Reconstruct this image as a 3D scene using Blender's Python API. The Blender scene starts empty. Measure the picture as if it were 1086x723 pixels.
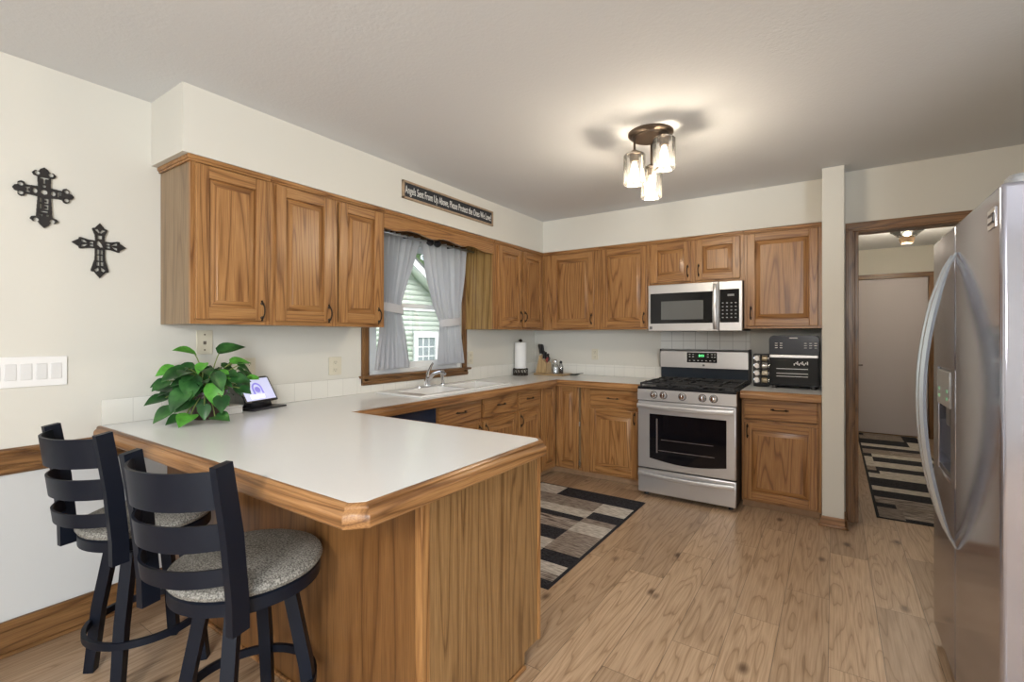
import bpy, bmesh, math, random
import numpy as np
from mathutils import Vector, Matrix
random.seed(7)
C = bpy.context.scene.collection
sc = bpy.context.scene
PI = math.pi

# ------------------------------------------------------------------ camera
cam_d = bpy.data.cameras.new('camera'); cam = bpy.data.objects.new('camera', cam_d); C.objects.link(cam)
cam_d.sensor_width = 36.0; cam_d.lens = 503.35/1086*36; cam_d.shift_y = -5.85/1086
cam_d.clip_start = 0.05; cam_d.clip_end = 200
cam.location = (2.8681, -4.6985, 1.3393)
cam.rotation_euler = (PI/2, 0, 0.5955)
sc.camera = cam
sc.view_settings.view_transform = 'Standard'
try: sc.view_settings.look = 'None'
except Exception: pass
sc.view_settings.exposure = 0.36
sc.view_settings.gamma = 1.0
sc.view_settings.use_curve_mapping = False

# ------------------------------------------------------------------ world and lights
w = bpy.data.worlds.new('sky'); sc.world = w; w.use_nodes = True
nt = w.node_tree; bg = nt.nodes['Background']
sky = nt.nodes.new('ShaderNodeTexSky'); sky.sky_type = 'NISHITA'; sky.sun_disc = False
sky.sun_elevation = math.radians(45); sky.sun_rotation = math.radians(90)
sky.air_density = 1.0; sky.dust_density = 3.0
mixn = nt.nodes.new('ShaderNodeMixRGB'); mixn.inputs[0].default_value = 0.55
mixn.inputs[2].default_value = (5.0, 5.2, 5.5, 1)
nt.links.new(sky.outputs[0], mixn.inputs[1]); nt.links.new(mixn.outputs[0], bg.inputs[0])
bg.inputs[1].default_value = 0.44

def area(name, loc, rot, sx, sy, power, col):
    l = bpy.data.lights.new(name, 'AREA'); l.shape = 'RECTANGLE'; l.size = sx; l.size_y = sy
    l.energy = power; l.color = col
    o = bpy.data.objects.new(name, l); C.objects.link(o); o.location = loc; o.rotation_euler = rot
    return o
def sun(name, rot, e, col=(1, .96, .9)):
    l = bpy.data.lights.new(name, 'SUN'); l.energy = e; l.angle = math.radians(1.5); l.color = col
    o = bpy.data.objects.new(name, l); C.objects.link(o); o.rotation_euler = rot
def point(name, loc, power, col, r=.02):
    l = bpy.data.lights.new(name, 'POINT'); l.energy = power; l.color = col; l.shadow_soft_size = r
    o = bpy.data.objects.new(name, l); C.objects.link(o); o.location = loc
point('rear_fill', (2.7, -6.2, 1.95), 125, (1, .97, .93), .3)  # unseen fill light behind the camera, added to brighten walls and steel fronts
# daylight from behind the camera; the unseen rear opening is placed for even light
area('rear_daylight', (7.15, -8.92, 1.2), (-PI/2, 0, PI), 2.7, 2.1, 285, (.84, .93, 1.0))
po = area('kitchen_window_portal', (-.135, -1.84, 1.57), (0, -PI/2, 0), 1.05, 1.02, 1, (1, 1, 1)); po.data.cycles.is_portal = True
sun('sun', (0, math.radians(48), math.radians(-12)), 1.3)

# ------------------------------------------------------------------ material helpers
MATS = {}
def nodes(name):
    m = bpy.data.materials.new(name); m.use_nodes = True
    n = m.node_tree.nodes; l = m.node_tree.links
    return m, n, l, n['Principled BSDF']
def plain(name, col, rough=.5, metal=0.0, bump=0, bscale=200, var=0, vscale=8, emit=None, es=0, coat=0, spec=.5):
    if name in MATS: return MATS[name]
    m, n, l, b = nodes(name)
    b.inputs['Base Color'].default_value = (*col, 1); b.inputs['Roughness'].default_value = rough
    b.inputs['Metallic'].default_value = metal
    b.inputs['Specular IOR Level'].default_value = spec
    if coat: b.inputs['Coat Weight'].default_value = coat
    tc = n.new('ShaderNodeTexCoord')
    if var:
        nz = n.new('ShaderNodeTexNoise'); nz.inputs['Scale'].default_value = vscale; nz.inputs['Detail'].default_value = 4
        l.new(tc.outputs['Object'], nz.inputs['Vector'])
        r = n.new('ShaderNodeValToRGB')
        r.color_ramp.elements[0].color = (*[c*(1-var) for c in col], 1); r.color_ramp.elements[1].color = (*[min(1, c*(1+var)) for c in col], 1)
        r.color_ramp.elements[0].position = .3; r.color_ramp.elements[1].position = .7
        l.new(nz.outputs[0], r.inputs[0]); l.new(r.outputs[0], b.inputs['Base Color'])
    if bump:
        nz = n.new('ShaderNodeTexNoise'); nz.inputs['Scale'].default_value = bscale; nz.inputs['Detail'].default_value = 3
        l.new(tc.outputs['Object'], nz.inputs['Vector'])
        bp = n.new('ShaderNodeBump'); bp.inputs['Strength'].default_value = bump; bp.inputs['Distance'].default_value = .002
        l.new(nz.outputs[0], bp.inputs['Height']); l.new(bp.outputs[0], b.inputs['Normal'])
    if emit:
        b.inputs['Emission Color'].default_value = (*emit, 1); b.inputs['Emission Strength'].default_value = es
    MATS[name] = m
    return m
def M_(n, op, a=None, b_=None, l=None):
    x = n.new('ShaderNodeMath'); x.operation = op
    for i, v in enumerate((a, b_)):
        if v is None: continue
        if isinstance(v, (int, float)): x.inputs[i].default_value = v
        else: l.new(v, x.inputs[i])
    return x.outputs[0]
def oak(name, axis, light=(.415, .216, .080), mid=(.35, .170, .059), dark=(.195, .083, .026), rings=14, scale=7, rough=.33, stretch=.075):
    m, n, l, b = nodes(name)
    tc = n.new('ShaderNodeTexCoord'); oi = n.new('ShaderNodeObjectInfo')
    off = n.new('ShaderNodeVectorMath'); off.operation = 'SCALE'; off.inputs[0].default_value = (17, 31, 23)
    l.new(oi.outputs['Random'], off.inputs['Scale'])
    ad = n.new('ShaderNodeVectorMath'); ad.operation = 'ADD'
    l.new(tc.outputs['Object'], ad.inputs[0]); l.new(off.outputs[0], ad.inputs[1])
    mp = n.new('ShaderNodeMapping'); s = [1, 1, 1]; s['xyz'.index(axis)] = stretch; mp.inputs['Scale'].default_value = s
    l.new(ad.outputs[0], mp.inputs[0])
    nz = n.new('ShaderNodeTexNoise'); nz.inputs['Scale'].default_value = scale; nz.inputs['Detail'].default_value = 1.2; nz.inputs['Roughness'].default_value = .35
    l.new(mp.outputs[0], nz.inputs['Vector'])
    fr = M_(n, 'FRACT', M_(n, 'MULTIPLY', nz.outputs[0], rings, l), None, l)
    r = n.new('ShaderNodeValToRGB'); cr = r.color_ramp
    cr.elements[0].position = 0; cr.elements[0].color = (*mid, 1)
    cr.elements[1].position = 1; cr.elements[1].color = (*mid, 1)
    e = cr.elements.new(.35); e.color = (*light, 1)
    e = cr.elements.new(.72); e.color = (*mid, 1)
    e = cr.elements.new(.88); e.color = (*dark, 1)
    l.new(fr, r.inputs[0])
    # fine pores
    mp2 = n.new('ShaderNodeMapping'); s2 = [1, 1, 1]; s2['xyz'.index(axis)] = .025; mp2.inputs['Scale'].default_value = s2
    l.new(ad.outputs[0], mp2.inputs[0])
    nz2 = n.new('ShaderNodeTexNoise'); nz2.inputs['Scale'].default_value = 240; nz2.inputs['Detail'].default_value = 2
    l.new(mp2.outputs[0], nz2.inputs['Vector'])
    r2 = n.new('ShaderNodeValToRGB'); r2.color_ramp.elements[0].position = .35; r2.color_ramp.elements[0].color = (.60, .55, .49, 1)
    r2.color_ramp.elements[1].position = .58; r2.color_ramp.elements[1].color = (1, 1, 1, 1)
    l.new(nz2.outputs[0], r2.inputs[0])
    # broad tone drift
    nz3 = n.new('ShaderNodeTexNoise'); nz3.inputs['Scale'].default_value = 2.2
    l.new(mp.outputs[0], nz3.inputs['Vector'])
    r3 = n.new('ShaderNodeValToRGB'); r3.color_ramp.elements[0].color = (.88, .87, .86, 1); r3.color_ramp.elements[1].color = (1.08, 1.07, 1.06, 1)
    l.new(nz3.outputs[0], r3.inputs[0])
    mx = n.new('ShaderNodeMixRGB'); mx.blend_type = 'MULTIPLY'; mx.inputs[0].default_value = .75
    l.new(r.outputs[0], mx.inputs[1]); l.new(r2.outputs[0], mx.inputs[2])
    mx2 = n.new('ShaderNodeMixRGB'); mx2.blend_type = 'MULTIPLY'; mx2.inputs[0].default_value = 1
    l.new(mx.outputs[0], mx2.inputs[1]); l.new(r3.outputs[0], mx2.inputs[2])
    l.new(mx2.outputs[0], b.inputs['Base Color']); b.inputs['Roughness'].default_value = rough
    bp = n.new('ShaderNodeBump'); bp.inputs['Strength'].default_value = .15; bp.inputs['Distance'].default_value = .001
    l.new(nz2.outputs[0], bp.inputs['Height']); l.new(bp.outputs[0], b.inputs['Normal'])
    return m
def steel(name, axis, col=(.62, .62, .63), rough=.34, mt=.8):
    m, n, l, b = nodes(name)
    b.inputs['Base Color'].default_value = (*col, 1); b.inputs['Metallic'].default_value = mt
    tc = n.new('ShaderNodeTexCoord'); mp = n.new('ShaderNodeMapping'); s = [1, 1, 1]; s['xyz'.index(axis)] = .01; mp.inputs['Scale'].default_value = s
    nz = n.new('ShaderNodeTexNoise'); nz.inputs['Scale'].default_value = 500
    l.new(tc.outputs['Object'], mp.inputs[0]); l.new(mp.outputs[0], nz.inputs['Vector'])
    mr = n.new('ShaderNodeMapRange'); mr.inputs[3].default_value = rough*.95; mr.inputs[4].default_value = rough*1.05
    l.new(nz.outputs[0], mr.inputs[0]); l.new(mr.outputs[0], b.inputs['Roughness'])
    return m
def glass(name, tint=(1, 1, 1), gl=.08, rough=.02):
    m, n, l, b = nodes(name); n.remove(b); out = n['Material Output']
    t = n.new('ShaderNodeBsdfTransparent'); t.inputs[0].default_value = (*tint, 1)
    g = n.new('ShaderNodeBsdfGlossy'); g.inputs['Roughness'].default_value = rough
    fr = n.new('ShaderNodeFresnel'); fr.inputs[0].default_value = 1.35
    mx = n.new('ShaderNodeMixShader'); ad = M_(n, 'ADD', fr.outputs[0], gl, l)
    l.new(ad, mx.inputs[0]); l.new(t.outputs[0], mx.inputs[1]); l.new(g.outputs[0], mx.inputs[2]); l.new(mx.outputs[0], out.inputs[0])
    return m
def tiles(name, ua, va, col, mortar, size=.1085, bevel=.003, rough=.2, uo=0, vo=0):
    m, n, l, b = nodes(name)
    tc = n.new('ShaderNodeTexCoord'); sp = n.new('ShaderNodeSeparateXYZ'); cb = n.new('ShaderNodeCombineXYZ')
    l.new(tc.outputs['Object'], sp.inputs[0])
    l.new(M_(n, 'ADD', sp.outputs['XYZ'.index(ua)], uo, l), cb.inputs[0]); l.new(M_(n, 'ADD', sp.outputs['XYZ'.index(va)], vo, l), cb.inputs[1])
    br = n.new('ShaderNodeTexBrick'); br.offset = 0; br.inputs['Scale'].default_value = 1
    br.inputs['Brick Width'].default_value = size; br.inputs['Row Height'].default_value = size
    br.inputs['Mortar Size'].default_value = bevel/2; br.inputs['Mortar Smooth'].default_value = .2
    br.inputs['Color1'].default_value = (*col, 1); br.inputs['Color2'].default_value = (*[c*.985 for c in col], 1); br.inputs['Mortar'].default_value = (*mortar, 1)
    l.new(cb.outputs[0], br.inputs['Vector']); l.new(br.outputs[0], b.inputs['Base Color'])
    b.inputs['Roughness'].default_value = rough
    return m
def floor_mat():
    m, n, l, b = nodes('plank_floor')
    tc = n.new('ShaderNodeTexCoord'); sp = n.new('ShaderNodeSeparateXYZ'); l.new(tc.outputs['Object'], sp.inputs[0])
    W, L = .19, 1.22
    u = M_(n, 'DIVIDE', sp.outputs[0], W, l); row = M_(n, 'FLOOR', u, None, l); fu = M_(n, 'FRACT', u, None, l)
    wn = n.new('ShaderNodeTexWhiteNoise'); wn.noise_dimensions = '1D'; l.new(row, wn.inputs['W'])
    v = M_(n, 'ADD', M_(n, 'DIVIDE', sp.outputs[1], L, l), wn.outputs[0], l)
    col = M_(n, 'FLOOR', v, None, l); fv = M_(n, 'FRACT', v, None, l)
    cb = n.new('ShaderNodeCombineXYZ'); l.new(row, cb.inputs[0]); l.new(col, cb.inputs[1])
    wid = n.new('ShaderNodeTexWhiteNoise'); wid.noise_dimensions = '3D'; l.new(cb.outputs[0], wid.inputs['Vector'])
    # per-plank shifted grain coordinates
    sc_ = n.new('ShaderNodeVectorMath'); sc_.operation = 'SCALE'; sc_.inputs['Scale'].default_value = 40; l.new(wid.outputs['Color'], sc_.inputs[0])
    ad = n.new('ShaderNodeVectorMath'); ad.operation = 'ADD'; l.new(tc.outputs['Object'], ad.inputs[0]); l.new(sc_.outputs[0], ad.inputs[1])
    mp = n.new('ShaderNodeMapping'); mp.inputs['Scale'].default_value = (1, .10, 1); l.new(ad.outputs[0], mp.inputs[0])
    nz = n.new('ShaderNodeTexNoise'); nz.inputs['Scale'].default_value = 13; nz.inputs['Detail'].default_value = 1.5; nz.inputs['Roughness'].default_value = .4
    l.new(mp.outputs[0], nz.inputs['Vector'])
    fr = M_(n, 'FRACT', M_(n, 'MULTIPLY', nz.outputs[0], 8, l), None, l)
    r = n.new('ShaderNodeValToRGB'); cr = r.color_ramp
    base = (.475, .345, .23)
    cr.elements[0].color = (*base, 1); cr.elements[1].color = (*base, 1)
    e = cr.elements.new(.5); e.color = (.52, .385, .262, 1)
    e = cr.elements.new(.86); e.color = (.43, .305, .195, 1)
    e = cr.elements.new(.93); e.color = (.315, .21, .128, 1)
    l.new(fr, r.inputs[0])
    mp2 = n.new('ShaderNodeMapping'); mp2.inputs['Scale'].default_value = (1, .03, 1); l.new(ad.outputs[0], mp2.inputs[0])
    nz2 = n.new('ShaderNodeTexNoise'); nz2.inputs['Scale'].default_value = 160; nz2.inputs['Detail'].default_value = 3; l.new(mp2.outputs[0], nz2.inputs['Vector'])
    r2 = n.new('ShaderNodeValToRGB'); r2.color_ramp.elements[0].position = .3; r2.color_ramp.elements[0].color = (.78, .74, .70, 1); r2.color_ramp.elements[1].position = .6; r2.color_ramp.elements[1].color = (1.03, 1.03, 1.03, 1)
    l.new(nz2.outputs[0], r2.inputs[0])
    # knots
    mpk = n.new('ShaderNodeMapping'); mpk.inputs['Scale'].default_value = (1, .55, 1); l.new(ad.outputs[0], mpk.inputs[0])
    vo = n.new('ShaderNodeTexVoronoi'); vo.inputs['Scale'].default_value = 5.5; l.new(mpk.outputs[0], vo.inputs['Vector'])
    rk = n.new('ShaderNodeValToRGB'); rk.color_ramp.elements[0].position = .05; rk.color_ramp.elements[0].color = (.25, .2, .17, 1)
    rk.color_ramp.elements[1].position = .16; rk.color_ramp.elements[1].color = (1, 1, 1, 1); l.new(vo.outputs[0], rk.inputs[0])
    # plank tone
    hs = n.new('ShaderNodeValToRGB'); hs.color_ramp.elements[0].color = (.72, .69, .67, 1); hs.color_ramp.elements[1].color = (1.14, 1.13, 1.12, 1); l.new(wid.outputs['Value'], hs.inputs[0])
    # seams
    su = M_(n, 'MINIMUM', fu, M_(n, 'SUBTRACT', 1, fu, l), l); sv = M_(n, 'MULTIPLY', M_(n, 'MINIMUM', fv, M_(n, 'SUBTRACT', 1, fv, l), l), L/W, l)
    sm = M_(n, 'MINIMUM', su, sv, l); seam = M_(n, 'GREATER_THAN', sm, .008, l)
    sr = n.new('ShaderNodeMapRange'); sr.inputs[3].default_value = .45; sr.inputs[4].default_value = 1; l.new(seam, sr.inputs[0])
    cur = r.outputs[0]
    for o in (r2.outputs[0], rk.outputs[0], hs.outputs[0], sr.outputs[0]):
        mx = n.new('ShaderNodeMixRGB'); mx.blend_type = 'MULTIPLY'; mx.inputs[0].default_value = 1
        l.new(cur, mx.inputs[1]); l.new(o, mx.inputs[2]); cur = mx.outputs[0]
    l.new(cur, b.inputs['Base Color']); b.inputs['Roughness'].default_value = .34
    bp = n.new('ShaderNodeBump'); bp.inputs['Strength'].default_value = .12; bp.inputs['Distance'].default_value = .001
    l.new(nz2.outputs[0], bp.inputs['Height']); l.new(bp.outputs[0], b.inputs['Normal'])
    return m
def tweed(name, a, b_, scale=260, axis=None, st=.12, rough=.9):
    m, n, l, b = nodes(name); tc = n.new('ShaderNodeTexCoord'); mp = n.new('ShaderNodeMapping'); l.new(tc.outputs['Object'], mp.inputs[0])
    if axis: s = [1, 1, 1]; s['xyz'.index(axis)] = st; mp.inputs['Scale'].default_value = s
    nz = n.new('ShaderNodeTexNoise'); nz.inputs['Scale'].default_value = scale; nz.inputs['Detail'].default_value = 3; l.new(mp.outputs[0], nz.inputs['Vector'])
    r = n.new('ShaderNodeValToRGB'); r.color_ramp.elements[0].position = .38; r.color_ramp.elements[1].position = .62
    r.color_ramp.elements[0].color = (*a, 1); r.color_ramp.elements[1].color = (*b_, 1); l.new(nz.outputs[0], r.inputs[0]); l.new(r.outputs[0], b.inputs['Base Color'])
    b.inputs['Roughness'].default_value = rough; b.inputs['Specular IOR Level'].default_value = .15
    bp = n.new('ShaderNodeBump'); bp.inputs['Strength'].default_value = .5; bp.inputs['Distance'].default_value = .002
    l.new(nz.outputs[0], bp.inputs['Height']); l.new(bp.outputs[0], b.inputs['Normal'])
    return m

OZ = oak('oak_vertical_grain', 'z'); OX = oak('oak_grain_x', 'x'); OY = oak('oak_grain_y', 'y')
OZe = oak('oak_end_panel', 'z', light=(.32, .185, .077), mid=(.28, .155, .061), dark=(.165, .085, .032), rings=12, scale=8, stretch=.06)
OZd = oak('oak_dining_panel', 'z', light=(.235, .112, .038), mid=(.20, .092, .030), dark=(.13, .056, .018), rings=8, scale=6)  # dark oak, darkened further in colour for the shade under the counter
OZu = oak('oak_unstained_side', 'z', light=(.40, .255, .095), mid=(.33, .2, .068), dark=(.19, .105, .03), rings=14, scale=5)
OZs = oak('oak_veneer_side', 'z', light=(.31, .215, .12), mid=(.27, .18, .098), dark=(.2, .125, .062), rings=7, scale=6)
TRX = oak('trim_oak_x', 'x', light=(.25, .13, .05), mid=(.195, .097, .036), dark=(.11, .05, .018), rings=8, scale=12)
TRY = oak('trim_oak_y', 'y', light=(.25, .13, .05), mid=(.195, .097, .036), dark=(.11, .05, .018), rings=8, scale=12)
TRZ = oak('trim_oak_z', 'z', light=(.25, .13, .05), mid=(.195, .097, .036), dark=(.11, .05, .018), rings=8, scale=12)
EDX = oak('counter_edge_oak_x', 'x', light=(.42, .222, .090), mid=(.315, .155, .057), dark=(.16, .07, .023), rings=8, scale=9)
EDY = oak('counter_edge_oak_y', 'y', light=(.42, .222, .090), mid=(.315, .155, .057), dark=(.16, .07, .023), rings=8, scale=9)
KICK = plain('toe_kick_brown', (.33, .2, .11), .6, var=.12, vscale=20)
PAINT = plain('cream_wall_paint', (.66, .645, .59), .75, bump=.08, bscale=260)
PAINT2 = plain('grey_lower_paint', (.59, .60, .60), .75, bump=.08, bscale=260)
CEIL = plain('ceiling_paint', (.71, .73, .755), .95, bump=.6, bscale=70, spec=.1)
LAM = plain('white_laminate', (.88, .905, .915), .20, var=.02, vscale=300)
STX = steel('brushed_steel_x', 'x'); STZ = steel('brushed_steel_z', 'z', (.46, .47, .55), .13, .86); STZl = steel('brushed_steel_side', 'z', (.50, .56, .62), .25)
CHROME = plain('chrome', (.8, .8, .82), .08, 1)
BRONZE = plain('dark_bronze', (.06, .045, .035), .35, .85)
BLACK = plain('black_enamel', (.010, .011, .014), .25, spec=.3)
BLKM = plain('black_matte', (.02, .02, .022), .55)
BLKG = plain('black_glass', (.005, .005, .007), .06, spec=.35)
TBLK = plain('toaster_black', (.006, .006, .007), .3, spec=.2)
WHITE = plain('white_plastic', (.82, .82, .82), .35)
IVORY = plain('ivory_plastic', (.66, .62, .50), .4)
VINYL = plain('white_vinyl', (.86, .88, .88), .4)
PORC = plain('white_porcelain', (.83, .83, .82), .12)
GLASS = glass('window_glass')
SHADE = glass('clear_shade_glass', (1, 1, 1), .02, .03)
def _lit(m):
    n = m.node_tree.nodes; l = m.node_tree.links; out = n['Material Output']; src = out.inputs[0].links[0].from_socket
    t = n.new('ShaderNodeBsdfTranslucent'); t.inputs[0].default_value = (.95, .95, .93, 1); x = n.new('ShaderNodeMixShader'); x.inputs[0].default_value = .015
    l.new(src, x.inputs[1]); l.new(t.outputs[0], x.inputs[2]); l.new(x.outputs[0], out.inputs[0])
_lit(SHADE)
BULB = plain('warm_bulb', (1, .9, .7), .3, emit=(1, .86, .62), es=6)
STOOL = plain('stool_navy_black_metal', (.005, .0075, .015), .45, spec=.25)
TWEED = tweed('grey_tweed', (.115, .11, .10), (.36, .35, .32), 210)
CURT = tweed('grey_curtain_cloth', (.68, .68, .70), (.76, .76, .78), 400, rough=.95)
def _sheer(m, f):
    n = m.node_tree.nodes; l = m.node_tree.links; out = n['Material Output']; src = out.inputs[0].links[0].from_socket
    t = n.new('ShaderNodeBsdfTranslucent'); t.inputs[0].default_value = (.85, .85, .88, 1); x = n.new('ShaderNodeMixShader'); x.inputs[0].default_value = f
    l.new(src, x.inputs[1]); l.new(t.outputs[0], x.inputs[2]); l.new(x.outputs[0], out.inputs[0])
_sheer(CURT, .33)

# ------------------------------------------------------------------ mesh builder
ORG = {}
class MB:
    def __init__(s): s.bm = bmesh.new()
    def _mi(s, faces, mi):
        for f in faces: f.material_index = mi
    def box(s, a, b, bevel=0, mi=0, seg=2):
        x0, x1 = sorted((a[0], b[0])); y0, y1 = sorted((a[1], b[1])); z0, z1 = sorted((a[2], b[2]))
        t = bmesh.new()
        v = [t.verts.new(p) for p in ((x0,y0,z0),(x1,y0,z0),(x1,y1,z0),(x0,y1,z0),(x0,y0,z1),(x1,y0,z1),(x1,y1,z1),(x0,y1,z1))]
        for q in ((0,3,2,1),(4,5,6,7),(0,1,5,4),(1,2,6,5),(2,3,7,6),(3,0,4,7)): t.faces.new([v[i] for i in q])
        if bevel:
            bv = min(bevel, .45*min(x1-x0, y1-y0, z1-z0))
            bmesh.ops.bevel(t, geom=list(t.edges), offset=bv, segments=seg, affect='EDGES', profile=.5)
        s._merge(t, mi); return s
    def _merge(s, t, mi, mat=None):
        if mat is not None: bmesh.ops.transform(t, matrix=mat, verts=list(t.verts))
        mp = {}
        for v in t.verts: mp[v] = s.bm.verts.new(v.co)
        for f in t.faces:
            try: nf = s.bm.faces.new([mp[v] for v in f.verts]); nf.material_index = mi if mi is not None else f.material_index
            except ValueError: pass
        t.free()
    def merge_mb(s, o, mat): s._merge(o.bm, None, mat)
    def poly(s, pts, mi=0):
        f = s.bm.faces.new([s.bm.verts.new(p) for p in pts]); f.material_index = mi; return s
    def prism(s, pts, d, mi=0):
        d = Vector(d); a = [s.bm.verts.new(p) for p in pts]; b = [s.bm.verts.new(Vector(p)+d) for p in pts]
        n = len(pts); fs = [s.bm.faces.new(a), s.bm.faces.new(b[::-1])]
        for i in range(n): fs.append(s.bm.faces.new((a[i], b[i], b[(i+1) % n], a[(i+1) % n])))
        s._mi(fs, mi); return s
    def lathe(s, prof, c=(0,0,0), seg=28, mi=0, axis='z', caps=True):
        rings = []
        c = Vector(c)
        def P(r, h, t):
            x, y = r*math.cos(t), r*math.sin(t)
            return c + Vector({'z': (x, y, h), 'y': (x, h, y), 'x': (h, x, y)}[axis])
        for r, h in prof: rings.append([s.bm.verts.new(P(max(r, 1e-4), h, 2*PI*i/seg)) for i in range(seg)])
        fs = []
        for a, b in zip(rings, rings[1:]):
            for i in range(seg): fs.append(s.bm.faces.new((a[i], a[(i+1) % seg], b[(i+1) % seg], b[i])))
        if caps:
            fs.append(s.bm.faces.new(rings[0][::-1])); fs.append(s.bm.faces.new(rings[-1]))
        s._mi(fs, mi); return s
    def tube(s, pts, r, seg=8, mi=0, closed=False, prof=None, up=None):
        """sweep a circle (or 2D profile) along pts; r may be a list"""
        pts = [Vector(p) for p in pts]; n = len(pts); rs = r if isinstance(r, (list, tuple)) else [r]*n
        rings = []; last = None
        for i, p in enumerate(pts):
            if closed: t = pts[(i+1) % n]-pts[i-1]
            else: t = pts[min(i+1, n-1)]-pts[max(i-1, 0)]
            t.normalize()
            u = Vector(up) if up else (last if last else (Vector((0,0,1)) if abs(t.z) < .9 else Vector((1,0,0))))
            sd = t.cross(u); 
            if sd.length < 1e-5: sd = t.cross(Vector((1, 0.01, 0)))
            sd.normalize(); uu = sd.cross(t).normalized()
            if not up: last = uu
            if prof: rings.append([s.bm.verts.new(p+sd*a*rs[i]+uu*b*rs[i]) for a, b in prof])
            else: rings.append([s.bm.verts.new(p+(sd*math.cos(2*PI*k/seg)+uu*math.sin(2*PI*k/seg))*rs[i]) for k in range(seg)])
        m = len(rings[0]); fs = []
        rng = range(n) if closed else range(n-1)
        for i in rng:
            a, b = rings[i], rings[(i+1) % n]
            for k in range(m): fs.append(s.bm.faces.new((a[k], a[(k+1) % m], b[(k+1) % m], b[k])))
        if not closed: fs.append(s.bm.faces.new(rings[0][::-1])); fs.append(s.bm.faces.new(rings[-1]))
        s._mi(fs, mi); return s
    def grid(s, fn, nu, nv, mi=0):
        vs = [[s.bm.verts.new(fn(i/nu, j/nv)) for j in range(nv+1)] for i in range(nu+1)]
        fs = [s.bm.faces.new((vs[i][j], vs[i+1][j], vs[i+1][j+1], vs[i][j+1])) for i in range(nu) for j in range(nv)]
        s._mi(fs, mi); return s
    def build(s, name, mats, parent=None, ang=35, local=False):
        bm = s.bm
        bmesh.ops.recalc_face_normals(bm, faces=list(bm.faces))
        if parent is not None and not local:
            o = ORG.get(parent.name, Vector((0,0,0)))
            if o.length: bmesh.ops.translate(bm, vec=-o, verts=list(bm.verts))
        bm.normal_update()
        for f in bm.faces: f.smooth = max(abs(f.normal.x), abs(f.normal.y), abs(f.normal.z)) < .9998
        for e in bm.edges:
            if len(e.link_faces) == 2:
                if e.calc_face_angle(0) > math.radians(ang): e.smooth = False
        me = bpy.data.meshes.new(name); bm.to_mesh(me); bm.free()
        for m in (mats if isinstance(mats, (list, tuple)) else [mats]): me.materials.append(m)
        ob = bpy.data.objects.new(name, me); C.objects.link(ob)
        if parent is not None:
            ob.parent = parent; ORG[ob.name] = ORG.get(parent.name, Vector((0,0,0)))
        return ob
def tag(o, label, cat, group=None):
    o['label'] = label; o['category'] = cat
    if group: o['group'] = group
    return o
def struct(o): o['kind'] = 'structure'; return o
def thing(name, label, cat, loc=(0,0,0), rz=0, group=None, local=False):
    o = bpy.data.objects.new(name, None); C.objects.link(o); o.empty_display_size = .1
    o.location = loc; o.rotation_euler = (0, 0, rz)
    ORG[o.name] = Vector((0,0,0)) if local else Vector(loc)
    return tag(o, label, cat, group)
def text_mesh(body, size, depth=.0005, sx=1.0, align='CENTER'):
    cu = bpy.data.curves.new('lettering', 'FONT'); cu.body = body; cu.size = size; cu.extrude = depth
    cu.align_x = align; cu.align_y = 'CENTER'; cu.resolution_u = 3
    return curve_bm(cu, sx)
def curve_bm(cu, sx=1.0):
    ob = bpy.data.objects.new('tmp_curve', cu); C.objects.link(ob)
    dg = bpy.context.evaluated_depsgraph_get(); dg.update()
    me = bpy.data.meshes.new_from_object(ob.evaluated_get(dg))
    bm = bmesh.new(); bm.from_mesh(me); bpy.data.meshes.remove(me)
    bpy.data.objects.remove(ob); bpy.data.curves.remove(cu)
    if sx != 1: bmesh.ops.scale(bm, vec=(sx, 1, 1), verts=list(bm.verts))
    return bm
FACE_L = lambda o: Matrix(((0,0,1,o[0]),(1,0,0,o[1]),(0,1,0,o[2]),(0,0,0,1)))   # text plane facing +x
FACE_B = lambda o: Matrix(((1,0,0,o[0]),(0,0,-1,o[1]),(0,1,0,o[2]),(0,0,0,1)))  # text plane facing -y

# ------------------------------------------------------------------ room shell
H, S, SX, SY = 2.52, 2.198, .364, -.427
REAR, RIGHT = -9.0, 4.06
FAR = 9.0
struct(MB().box((-.14, REAR-.1, -.1), (FAR, 3.6, 0)).build('floor', floor_mat()))
struct(MB().box((-.14, REAR-.1, H), (FAR, 3.6, H+.1)).build('ceiling', CEIL))
m = MB()
WY0, WY1, WZ0, WZ1 = -2.37, -1.31, 1.03, 2.12
m.box((-.14, REAR, .81), (0, -3.66, H)); m.box((-.14, REAR, 0), (0, -3.66, .81), mi=1)
m.box((-.14, -3.66, 0), (0, WY0, H)); m.box((-.14, WY1, 0), (0, .12, H))
m.box((-.14, WY0, 0), (0, WY1, WZ0)); m.box((-.14, WY0, WZ1), (0, WY1, H))
struct(m.build('wall_left', [PAINT, PAINT2]))
struct(MB().box((0, 0, 0), (2.93, .12, H)).build('wall_back', PAINT))
m = MB().box((0, -3.731, S), (SX, 0, H)); m.box((SX, SY, S), (2.80, 0, H)); struct(m.build('wall_soffit', PAINT))
struct(MB().box((2.80, -.69, 0), (2.93, 0, H), .004).build('wall_partition', PAINT))
DX0, DX1, DZ = 2.996, 3.86, 2.08
m = MB().box((2.93, -.50, 0), (DX0, -.38, H)); m.box((DX1, -.50, 0), (RIGHT, -.38, H)); m.box((DX0, -.50, DZ), (DX1, -.38, H))
struct(m.build('wall_doorway', PAINT))
m = MB().box((RIGHT, -3.12, 0), (RIGHT+.1, 3.5, H)); m.box((RIGHT+.1, -3.12, 0), (FAR, -3.0, H)); m.box((FAR, REAR, 0), (FAR+.1, -3.0, H)); struct(m.build('wall_right', PAINT))
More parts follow.
